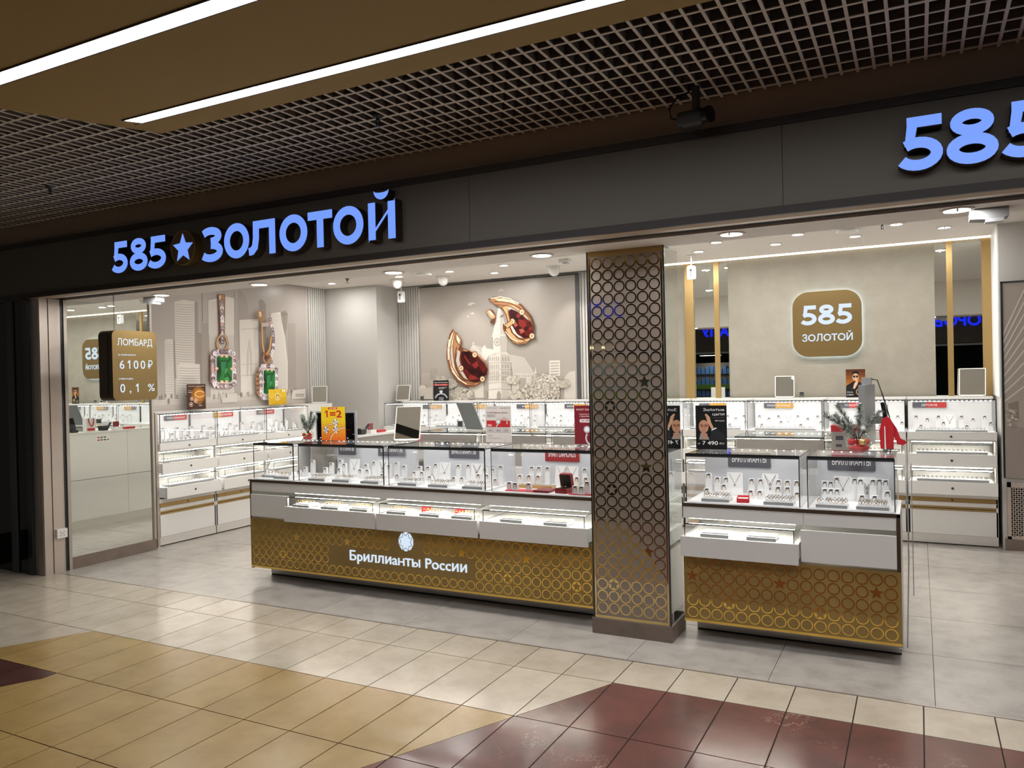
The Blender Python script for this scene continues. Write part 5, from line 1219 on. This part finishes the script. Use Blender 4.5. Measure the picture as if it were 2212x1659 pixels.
def d_man(p, w, h, close=False):
    if not close:
        for i in range(6): p.rect(0, h*(.3+.7*i/6), w, h*(.3+.7*(i+1)/6), (176-i*20, 108-i*14, 30-i*3), keep=i > 0)
        p.rect(0, 0, w, h*.3, (16, 15, 18))
        p.poly([(0, 0), (w, 0), (w, h*.42), (w*.7, h*.55), (w*.42, h*.58), (w*.1, h*.46), (0, h*.4)], (22, 20, 22))
        p.disc(w*.5, h*.72, w*.17, (192, 148, 118), 14, 1.25); p.poly([(w*.32, h*.78), (w*.33, h*.9), (w*.5, h*.95), (w*.66, h*.9), (w*.68, h*.78), (w*.6, h*.85), (w*.4, h*.85)], (20, 16, 16))
        p.disc(w*.43, h*.74, w*.065, (24, 18, 20), 10); p.disc(w*.58, h*.74, w*.065, (24, 18, 20), 10); p.line([(w*.34, h*.76), (w*.66, h*.76)], w*.015, (30, 24, 24))
        p.poly([(w*.36, h*.32), (w*.46, h*.32), (w*.6, h*.48), (w*.64, h*.57), (w*.52, h*.68), (w*.47, h*.66), (w*.52, h*.58), (w*.42, h*.48)], (206, 164, 134)); p.line([(w*.5, h*.62), (w*.6, h*.55)], w*.012, (150, 108, 84))
        p.disc(w*.7, h*.2, w*.19, (190, 152, 84)); p.disc(w*.7, h*.2, w*.15, (40, 30, 22)); p.rect(w*.63, h*.17, w*.77, h*.25, (214, 178, 104))
        for i, y in enumerate((.2, .17)): p.text('Золотые украшения'[:12+i], w*.05, h*y, h*.02, (230, 226, 220), 'L', .01)
        p.text('14 990 ₽', w*.05, h*.08, h*.04, (240, 236, 230), 'L', .02)
    else:
        p.rect(0, 0, w, h, (16, 16, 18))
        p.text('Золотые', w*.93, h*.875, h*.062, (226, 224, 222), 'R', 0, w*.68); p.text('цепи', w*.93, h*.775, h*.062, (226, 224, 222), 'R', 0, w*.38)
        p.line([(w*.56, h*.72), (w*.92, h*.72)], h*.004, (120, 118, 116)); p.text('585 проба', w*.93, h*.64, h*.03, (226, 224, 222), 'R', 0, w*.3)
        p.poly([(w*.1, h*.22), (w*.16, h*.38), (w*.36, h*.34), (w*.44, h*.22)], (150, 142, 134)); p.poly([(w*.2, h*.38), (w*.24, h*.28), (w*.32, h*.22), (w*.38, h*.36)], (178, 130, 104))
        p.disc(w*.26, h*.52, w*.16, (182, 134, 106), 16, 1.35); p.poly([(w*.09, h*.58), (w*.1, h*.74), (w*.2, h*.8), (w*.32, h*.79), (w*.42, h*.72), (w*.43, h*.6), (w*.37, h*.655), (w*.25, h*.67), (w*.14, h*.655)], (26, 22, 22))
        p.line([(w*.13, h*.56), (w*.25, h*.54), (w*.39, h*.56)], w*.012, (60, 40, 34)); p.disc(w*.2, h*.54, w*.05, (134, 86, 66), 10); p.disc(w*.33, h*.54, w*.05, (134, 86, 66), 10)
        p.poly([(w*.27, h*.54), (w*.3, h*.47), (w*.25, h*.46)], (150, 104, 80)); p.line([(w*.2, h*.42), (w*.31, h*.42)], h*.008, (120, 66, 56))
        p.poly([(w*.3, h*.8), (w*.36, h*.81), (w*.46, h*.74), (w*.5, h*.62), (w*.58, h*.5), (w*.52, h*.45), (w*.45, h*.54), (w*.38, h*.62), (w*.36, h*.7)], (198, 150, 120))
        for k in range(3): p.line([(w*(.37+.03*k), h*(.66+.02*k)), (w*(.32+.02*k), h*(.78-.01*k))], w*.008, (140, 96, 74))
        p.poly([(w*.5, h*.42), (w*.68, h*.48), (w*.66, h*.5), (w*.54, h*.47)], (220, 218, 214)); p.poly([(w*.42, h*.2), (w*.5, h*.42), (w*.7, h*.47), (w*.88, h*.36), (w, h*.22)], (34, 34, 38))
        p.text('от', w*.06, h*.115, h*.04, (232, 230, 228), 'L', 0); p.text('7 490', w*.21, h*.105, h*.085, (236, 234, 232), 'L', .01, w*.5); p.text('₽/г', w*.76, h*.115, h*.045, (232, 230, 228), 'L', 0, w*.16)
def d_brown(p, w, h):
    p.rect(0, 0, w, h, (66, 36, 20)); p.disc(w*.6, h*.55, w*.38, (140, 84, 22), 24); p.disc(w*.62, h*.56, w*.27, (176, 112, 30), 24)
    p.text('Золотые украшения', w*.5, h*.90, h*.04, (226, 214, 200), 'C', .01, w*.86); p.line(arc(w*.68, h*.6, w*.25, h*.12, 20, 340), w*.03, (236, 206, 150))
    p.text('Кольцо из', w*.06, h*.74, h*.025, (220, 206, 190), 'L'); p.text('14 990 ₽', w*.06, h*.66, h*.035, (240, 232, 220), 'L', .02); p.text('13 990 ₽', w*.6, h*.12, h*.035, (240, 232, 220), 'L', .02); p.text('Серьги из', w*.6, h*.19, h*.022, (220, 206, 190), 'L')
    for x, y, r in ((.24, .42, .07), (.45, .34, .09), (.2, .2, .09)): p.line(arc(w*x, h*y, w*r, w*r, 0, 340, 12), w*.02, (236, 200, 180)); p.disc(w*x, h*y, w*r*.5, (210, 190, 180), 8)
def d_yel2(p, w, h):
    p.rect(0, 0, w, h, (214, 178, 40)); p.rect(0, 0, w, h*.5, (206, 164, 26)); p.line([(w*.25, h*.98), (w*.42, h*.66), (w*.5, h*.58), (w*.58, h*.66), (w*.75, h*.98)], w*.015, (150, 120, 60)); p.disc(w*.5, h*.5, w*.14, (184, 146, 50), 16); p.line(arc(w*.5, h*.52, w*.14, w*.14, 0, 345), w*.03, (236, 220, 170)); p.disc(w*.5, h*.46, w*.06, (226, 210, 180), 8)
    p.rect(w*.76, h*.82, w*.93, h*.96, (236, 232, 220)); p.text('585', w*.845, h*.86, h*.06, (120, 90, 30), 'C'); p.text('золото', w*.1, h*.46, h*.05, (240, 226, 180), 'L'); p.text('0%', w*.74, h*.46, h*.05, (240, 226, 180), 'L')
def d_black(p, w, h):
    p.rect(0, 0, w, h, (24, 24, 26)); p.text('Гарантия Премиум', w*.5, h*.88, h*.045, (230, 230, 230), 'C', .01, w*.86); p.rect(w*.03, h*.76, w*.97, h*.83, (196, 50, 46)); p.text('обмен и возврат', w*.5, h*.775, h*.035, (240, 230, 230), 'C', .01, w*.8)
    for i in range(3): p.line([(w*.34, h*(.68-.035*i)), (w*(.9-.1*i), h*(.68-.035*i))], h*.012, (190, 190, 190))
    p.line(arc(w*.5, h*.1, w*.4, h*.28, 15, 165, 16), w*.08, (176, 178, 182)); p.poly([(w*.5, h*.37), (w*.38, h*.48), (w*.43, h*.53), (w*.57, h*.53), (w*.62, h*.48)], (214, 216, 220)); p.line([(w*.38, h*.48), (w*.62, h*.48)], h*.01, (120, 122, 126))
    p.text('ОБМЕН', w*.5, h*.16, h*.05, (236, 236, 236), 'C', .01); p.text('2 ГОДА', w*.5, h*.08, h*.05, (236, 236, 236), 'C', .01)
def d_split(p, w, h):
    p.rect(0, 0, w, h, (204, 196, 190)); p.text('ТВОЙ МОМЕНТ', w*.06, h*.93, h*.022, (96, 84, 84), 'L', .008, w*.42); p.text('Яндекс', w*.58, h*.93, h*.024, (60, 56, 56), 'L', .012, w*.18); p.disc(w*.79, h*.94, h*.014, (50, 46, 46)); p.text('Сплит', w*.83, h*.93, h*.024, (60, 56, 56), 'L', .012, w*.13)
    p.text('СПЛИТОВАТЬ ЛЕГКО', w*.06, h*.79, h*.042, (122, 60, 62), 'L', .008, w*.8)
    for i in range(3): p.line([(w*.06, h*(.755-.025*i)), (w*(.4-.03*(i % 2)), h*(.755-.025*i))], h*.008, (120, 112, 108))
    p.rect(w*.04, h*.42, w*.96, h*.60, (176, 40, 44)); p.text('25%', w*.08, h*.44, h*.055, (240, 232, 228), 'L', .015)
    p.line([(w*.42, h*.42), (w*.5, h*.52), (w*.6, h*.62), (w*.74, h*.66), (w*.86, h*.62), (w*.84, h*.5)], w*.06, (140, 96, 80)); p.line([(w*.42, h*.42), (w*.5, h*.52), (w*.6, h*.62), (w*.74, h*.66), (w*.86, h*.62), (w*.84, h*.5)], w*.03, (226, 196, 176)); p.disc(w*.5, h*.57, w*.1, (170, 164, 164), 9); p.disc(w*.5, h*.57, w*.06, (226, 224, 226), 7)
    for i in range(3): p.rect(w*(.05+.31*i), h*.28, w*(.33+.31*i), h*.40, (190, 182, 178)); p.text('25%', w*(.19+.31*i), h*.305, h*.045, (90, 80, 80), 'C', .012)
    p.disc(w*.1, h*.185, h*.012, (186, 40, 60)); p.text('Сплит', w*.15, h*.175, h*.025, (90, 80, 80), 'L', .01)
    for i in range(3): p.line([(w*.08, h*(.13-.015*i)), (w*.6, h*(.13-.015*i))], h*.003, (150, 142, 138))
def d_smart(p, w, h):
    p.rect(0, 0, w, h, (116, 26, 38)); p.text('SMART DIAMONDS', w*.08, h*.87, h*.05, (230, 206, 206), 'L', 0, w*.86); p.text('Золотое кольцо', w*.5, h*.76, h*.035, (236, 220, 220), 'C', .006, w*.6); p.text('с бриллиантом', w*.5, h*.705, h*.035, (236, 220, 220), 'C', .006, w*.6)
    p.poly(rrect(w*.2, h*.56, w*.8, h*.65, h*.04), (226, 214, 214)); p.text('54 990 ₽', w*.5, h*.585, h*.045, (120, 26, 40), 'C', .012, w*.48)
    p.disc(w*.48, h*.38, w*.13, (190, 190, 200), 10); p.disc(w*.48, h*.38, w*.08, (240, 240, 244), 8); p.line(arc(w*.66, h*.16, w*.22, h*.17, 140, 330, 14), w*.06, (200, 196, 200))
def backY(px, py): return 8.62
poster('poster', 'yellow 1=2 ring poster in front of the left monitor', 695, 747, 879, 951, 5.28, d_yellow)
poster('poster', 'grey and red instalment leaflet stand on the middle glass case', 1050, 1105, 877, 955, 5.36, d_split, 'paper')
poster('poster', 'dark red ring poster half hidden by the pillar', 1242, 1298, 876, 959, 5.36, d_smart)
poster('poster', 'black poster of a man holding his forehead, on the short counter', 1504, 1571, 876, 970, 5.30, lambda p, w, h: d_man(p, w, h, True))
poster('poster', 'orange and black poster of a man in sunglasses below the logo sign', 1828, 1870, 798, 859, 8.90, d_man)
poster('poster', 'black warranty poster with a ring on the back cabinets', 937, 970, 822, 868, 8.90, d_black)
v = atX(405, 886, -7.33)
def sideposter(label, px0, px1, pyt, pyb, X, draw, cm='black'):
    a, c, tp = atX(px0, pyb, X), atX(px1, pyb, X), atX(px0, pyt, X); w, h = c.y-a.y, tp.z-a.z
    w = max(w, .1)
    t = thing('poster', label, 'poster', (X, (a.y+c.y)/2, a.z+.005), PI/2)
    bx('card', (-w/2, 0, 0), (w/2, .004, h), cm, t); p = Print(); draw(p, w, h); p.build('print', t, (-w/2, -.0003, 0))
    bx('holder', (-w*.35, -.02, 0), (w*.35, .03, .012), 'acrylic', t)
sideposter('brown poster with gold rings standing on the left cabinet row', 405, 445, 831, 886, -7.33, d_brown)
sideposter('yellow pendant card standing on the left cabinet row', 581, 619, 842, 876, -7.33, d_yel2, 'paper')
# the left posters face the room at an angle; table mirrors
def tmirror(label, px, py, z, w, h, tilt, rz, backside=False, name='table_mirror', frame='paper', Y=None):
    v = atZ(px, py, z) if Y is None else atY(px, py, Y); t = thing(name, label, 'mirror', (v.x, v.y, z+.002), rz)
    bx('foot', (-w*.42, -.01, 0), (w*.42, .09, .008), frame, t)
    f = MB().prism(rrect(-w/2, 0, w/2, h, .008, 3), 0, .012).build('frame', M['silver' if backside else frame], t, (0, .02, .006), (-tilt, 0, 0))
    if not backside: MB().prism(rrect(-w/2+.008, .008, w/2-.008, h-.008, .004, 3), -.001, 0).build('mirror_pane', M['mirror'], f)
    else: bx('back_cover', (-w/2+.006, -.003, .006), (w/2-.006, 0, h-.006), 'mgrey', f)
    return t
tmirror('tilted white framed table mirror on the middle glass case, reflecting a lamp', 878, 952, 1.166, .22, .31, .48, .43)
tmirror('tilted grey back of a table mirror on the rear case', 1022, 930, 1.166, .24, .30, -.45, -.3, True)
tmirror('white framed table mirror on the back cabinets left of the logo poster', 1695, 858, 1.394, .20, .235, .22, .1, Y=8.9)
tmirror('white table mirror on the back cabinets in front of the right gold strips', 2100, 857, 1.394, .23, .275, .22, -.12, Y=8.9)
tmirror('white rimmed table mirror on the corner unit of the left row', 690, 871, 1.394, .2, .23, .25, .6)
tmirror('pale table mirror on the back cabinets beside the corner column', 868, 868, 1.394, .2, .22, .3, .2, Y=8.9)
def cube(label, px, py, z, s=.055, Y=None):
    v = atZ(px, py, z) if Y is None else atY(px, py, Y); t = thing('jewellery_cube', label, 'display', (v.x, v.y, z+.002), .3)
    bx('cube_base', (-s/2, -s/2, 0), (s/2, s/2, s*.35), 'acrylic', t); bx('cube_core', (-s*.35, -s*.35, s*.35), (s*.35, s*.35, s*1.1), 'dgrey', t); bx('cube_cover', (-s/2, -s/2, s*1.1), (s/2, s/2, s*1.2), 'silver', t)
cube('small dark jewellery cube on the rear case beside the grey mirror back', 995, 927, 1.166, .07); cube('small jewellery cube on the back cabinets left of the black poster', 912, 867, 1.394, Y=8.9); cube('small jewellery cube on the back cabinets right of the table mirror', 1732, 860, 1.394, Y=8.9); cube('small jewellery cube at the far end of the left cabinet row', 637, 872, 1.394)
# fir branch vases
def vase(label, px, py, z, R_, brs, seed):
    v = atZ(px, py, z); t = thing('vase', label, 'vase', (v.x, v.y, z+.004)); random.seed(seed)
    prof = [(.45*R_, 0), (.8*R_, .22*R_), (R_, .75*R_), (.95*R_, 1.2*R_), (.7*R_, 1.55*R_), (.48*R_, 1.68*R_)]
    n = 20; b = MB(); vs = []
    for r, zz in prof:
        for k in range(n): vs.append((r*math.cos(2*PI*k/n), r*math.sin(2*PI*k/n), zz))
    b.add(vs, [(i*n+k, i*n+(k+1) % n, (i+1)*n+(k+1) % n, (i+1)*n+k) for i in range(len(prof)-1) for k in range(n)]+[tuple(range(n-1, -1, -1))], 0, True)
    b.build('glass_bowl', M['glass2'], t)
    MB().lathe([(.4*R_, .03*R_), (.76*R_, .25*R_), (.86*R_, .5*R_), (.5*R_, .6*R_), (.05*R_, .62*R_)], n=16).build('red_filling', M['red'], t)
    for k, (x, y, r_, mt) in enumerate(((-.5, -.45, .3, 'red'), (.35, -.6, .32, 'jewelgold'), (0, .3, .34, 'red'), (.55, .1, .28, 'redbright'))):
        MB().lathe([(r_*R_*math.sin(a), r_*R_*(1-math.cos(a))) for a in [.01]+[j*PI/8 for j in range(1, 8)]+[PI-.01]], (x*R_, y*R_, .62*R_), 12).build('ornament', M[mt], t)
    for (dx, dy, L, bend) in brs:
        b = MB(); pts = []
        for k in range(9):
            u = k/8; pts.append(Vector((dx*L*u+bend*u*u*L*.2, dy*L*u, 1.0*R_+L*u*(1-.22*abs(dx)*u))))
        b.tube(pts, [.004*(1-.7*k/8) for k in range(9)], 5, 1)
        for k in range(430):
            u = .2+.8*random.random(); i = min(int(u*8), 7); p = pts[i].lerp(pts[i+1], u*8-i); d = (pts[i+1]-pts[i]).normalized()
            a = random.random()*6.283; s1 = d.cross(Vector((.3, 1, .1))).normalized(); s2 = d.cross(s1)
            o = (s1*math.cos(a)+s2*math.sin(a)); ln = .042*(1.15-.4*u); e = p+(o*.8+d*.6)*ln; w = d.cross(o)*.0022
            b.add([p+w, p-w, e, p+o.cross(w)*.8], [(0, 1, 2), (1, 3, 2), (3, 0, 2)], 0)
        b.build('fir_branch', [M['fir'], M['twig']], t)
    return t
vase('glass bowl vase with snowy fir branches beside the yellow poster', 665, 951, 1.166, .05, [(-.35, 0, .17, 0), (.1, .1, .2, .3), (.55, -.1, .17, .4), (-.1, -.2, .15, -.4)], 1)
tv = vase('glass bowl vase with snowy fir branches and a white flower on the right glass case', 1855, 979, 1.166, .073, [(-.95, 0, .2, 0), (-.45, .1, .24, -.2), (.05, -.1, .22, 0), (.5, 0, .2, .5), (-.7, -.2, .19, .2)], 2)
b = MB()
for k in range(12): a = k*PI/6; b.add([(.006*math.cos(a+.3), 0, .006*math.sin(a+.3)), (.022*math.cos(a), -.004, .022*math.sin(a)), (.006*math.cos(a-.3), 0, .006*math.sin(a-.3)), (.01*math.cos(a), .004, .01*math.sin(a))], [(0, 1, 2), (0, 3, 1), (1, 3, 2), (0, 2, 3)])
b.lathe([(.006, -.004), (.004, .004)], n=8).build('flower', M['paper'], tv, (.03, -.05, .155))
# monitors
v = atY(723, 942, 5.53)
t = thing('monitor', 'silver desktop monitor behind the yellow poster', 'monitor', (v.x+.012, 5.53, 1.002), .03)
sc_ = bx('screen_case', (-.225, 0, .11), (.225, .025, .405), 'silver', t); bx('screen', (-.21, -.002, .15), (.21, 0, .39), 'blackglass', sc_)
MB().prism([(-.05, .0), (.05, 0), (.04, .2), (-.04, .2)], .03, .04).box((-.1, -.02, 0), (.1, .12, .008)).build('stand', M['silver'], t)
v = atY(1868, 960, 5.95)
t = thing('monitor', 'grey monitor seen edge-on behind the right fir branch vase', 'monitor', (v.x+.02, 5.95, .951), 1.5+PI)
sc_ = bx('screen_case', (-.26, -.02, .20), (.26, .02, .62), 'mgrey', t); bx('screen', (-.245, -.022, .215), (.245, -.02, .605), 'blackglass', sc_)
MB().box((-.03, .02, .35), (.03, .1, .4)).box((-.04, .1, .0), (.04, .125, .48)).box((-.12, -.05, 0), (.12, .14, .01)).build('stand', M['mgrey'], t)
MB().box((-.03, -.03, .62), (.03, .03, .67)).build('webcam', M['silver'], t); MB().tube([(0, .02, .66), (.02, .07, .65), (.03, .11, .52), (.02, .14, .4), (.0, .14, .1)], .004, 5).build('cable', M['black'], t)
tag(bx('desk', (-1.25, 5.80, 0), (-.14, 6.2, .95), 'white'), 'low white staff desk inside the right island, hidden behind the cases', 'desk')
# red-white box, red holder
a0_ = atY(1796, 965, 6.1); a1_ = atY(1852, 965, 6.1)
t = thing('paper_box', 'grey cardboard box with red top behind the right vase', 'box', (a0_.x, 6.1, .951)); w_ = a1_.x-a0_.x
bx('carton', (0, 0, 0), (w_, .16, .30), 'grey', t); bx('red_lid', (-.002, -.002, .28), (w_+.002, .162, .325), 'red', t)
bx('label_print', (.03, -.001, .22), (.08, 0, .25), 'dgrey', t); bx('label_print', (.03, -.001, .17), (.07, 0, .19), 'dgrey', t); bx('label_print', (.13, -.001, .225), (.17, 0, .24), 'dgrey', t); tag(t, t['label'], 'box')
v = atZ(1925, 966, 1.166)
t = thing('terminal_holder', 'red fabric draped holder with a black handset on a clear stand, right end', 'holder', (-.17, 5.36, 1.166)); t.scale = (.86, .86, .9)
bx('clear_stand', (-.06, -.05, 0), (.07, .07, .012), 'acrylic', t)
MB().prism([(-.035, .012), (.03, .012), (.026, .18), (-.018, .18)], -.01, .03).build('grey_support', M['mgrey'], t)
MB().prism([(-.055, .02), (.03, .02), (.035, .17), (.012, .225), (-.01, .24), (-.04, .225), (-.062, .14)], -.03, .0).build('red_cloth', M['red'], t)
MB().prism([(.012, .22), (.05, .16), (.075, .09), (.105, .075), (.115, .06), (.09, .045), (.055, .05), (.03, .11), (.0, .2)], -.02, .0).build('red_ribbon', M['red'], t)
MB().prism([(-.032, .215), (-.004, .205), (-.024, .33), (-.036, .338), (-.052, .332)], -.012, .012).build('handset', M['black'], t)
MB().prism([(-.028, .015), (-.018, .015), (-.022, .17), (-.028, .175)], -.036, -.031).build('white_lever', M['paper'], t)
# cords right of the short counter
t = tag(MB().tube([(-.07, 5.2, 1.16), (-.075, 5.18, .9), (-.07, 5.15, .55), (-.085, 5.14, .03)], .0035, 5).tube([(-.05, 5.3, 1.1), (-.05, 5.3, .9), (-.048, 5.3, .3)], .0025, 5).build('cord', M['silver']), 'thin pale cords hanging beside the right end of the short counter', 'cord')
# desk top clutter seen between the cases
t = thing('pen_holder', 'pink ruler and black scissors sticking out of a cup inside the island', 'stationery', (-4.10, 5.9, 1.002))
MB().lathe([(.03, 0), (.034, .07)], n=12).build('cup', M['mgrey'], t); MB().box((.0, 0, .02), (.02, .003, .2)).build('ruler', M['pink'], t, (0, 0, 0), (0, .45, 0)); MB().tube([(-.01, 0, .03), (-.06, 0, .15)], .006, 6).build('scissors', M['black'], t)
# items on the cash desk seen in the mirror
def mx(px, py, z): # point seen in the left wall mirror on height z
    p_ = atZ(px, py, z); return Vector((2*-6.942-p_.x, p_.y, z))
t = thing('payment_terminal', 'black card terminal on the cash desk, seen in the wall mirror', 'terminal', (-4.985, 5.86, 1.141), -PI/2)
MB().prism([(-.035, 0), (.035, 0), (.035, .03), (-.035, .03)], -.05, .05).build('base', M['black'], t); sc_ = MB().prism(rrect(-.04, 0, .04, .15, .008, 3), -.01, .012).build('handset', M['black'], t, (0, 0, .03), (-.35, 0, 0)); bx('screen', (-.033, -.0108, .07), (.033, -.01, .14), 'blackglass', sc_)
t = thing('gift_bag', 'white paper gift bag with red ribbon on the cash desk, seen in the mirror', 'bag', (-4.985, 6.07, 1.141), -PI/2)
MB().prism([(-.06, 0), (.06, 0), (.06, .16), (-.06, .16)], -.035, .035).build('bag_body', M['paper'], t); bx('bag_band', (-.05, -.036, .01), (.05, -.035, .04), 'red', t)
MB().tube([(-.03, -.04, .16), (-.035, -.045, .12), (-.01, -.05, .07), (.0, -.05, .06), (.02, -.05, .08), (.035, -.045, .13), (.03, -.04, .16)], .006, 5).build('ribbon', M['red'], t)
t = thing('barcode_scanner', 'black barcode scanner on the cash desk, seen in the mirror', 'scanner', (-4.985, 6.27, 1.141))
MB().prism(rrect(-.04, .0, .05, .06, .02, 3), -.05, .03).build('head', M['black'], t); MB().tube([(0, .04, .02), (.02, .1, .09)], .012, 8).build('handle', M['black'], t)
t = thing('leaflet_box', 'small dark red leaflet box on the cash desk, seen in the mirror', 'box', (-4.985, 6.43, 1.141)); bx('box_body', (-.04, -.045, 0), (.04, .045, .035), 'paper', t); bx('red_cover', (-.006, -.04, .035), (.0, .04, .1), 'maroon', t)
tag(MB().prism(rrect(0, 0, .14, .025, .01, 3), 0, .06).build('ribbon_roll', M['red'], None, (-4.97, 6.53, 1.141), (0, 0, PI/2)), 'flat red ribbon roll on the cash desk, seen in the mirror', 'ribbon')

# ================================================================== THE OTHER SIDE OF THE MALL (seen only in mirrors)
sbx('wall_opposite', (-9.5, -4.2, 2.3), (4.5, -3.6, 3.5), 'fascia'); sbx('wall_opposite', (-9.5, -6.0, 0), (4.5, -5.9, 2.3), 'void')
sbx('ceiling', (-9.5, -6.0, 3.5), (4.5, -1.0, 3.55), 'grid')
t = thing('opposite_sign', 'blue letters on the shopfront across the mall, seen in the strip mirrors', 'sign', (0, -3.6, 2.72))
for s_, x in (('ОРОВ', 1.35), ('АЛУ', -4.6)): text('lettering', s_, .26, 'signblue2', t, (x, 0, 0), .03, 'L', .03, None, (0, 0, PI))
t = thing('opposite_shelf', 'lit shelf of blue goods in the shop across the mall, seen in the mirrors', 'shelf', (-5.2, -4.4, 0))
bx('shelf_frame', (-1.2, -.1, .3), (1.2, 0, 2.0), 'concrete', t); b = MB()
random.seed(5)
for j in range(5):
    for i in range(18): h = .14+.1*random.random(); b.box((-1.1+.122*i, 0, .4+.32*j), (-1.0+.122*i, .08, .4+.32*j+h))
stuff(b.build('goods', mat('blue_goods', (80, 120, 170), .5), t)); bx('green_band', (-1.2, 0, 1.25), (1.2, .12, 1.38), mat('green_band', (90, 130, 40), .5), t)
area('lamp', (-5.2, -3.9, 2.2), .6, 6)
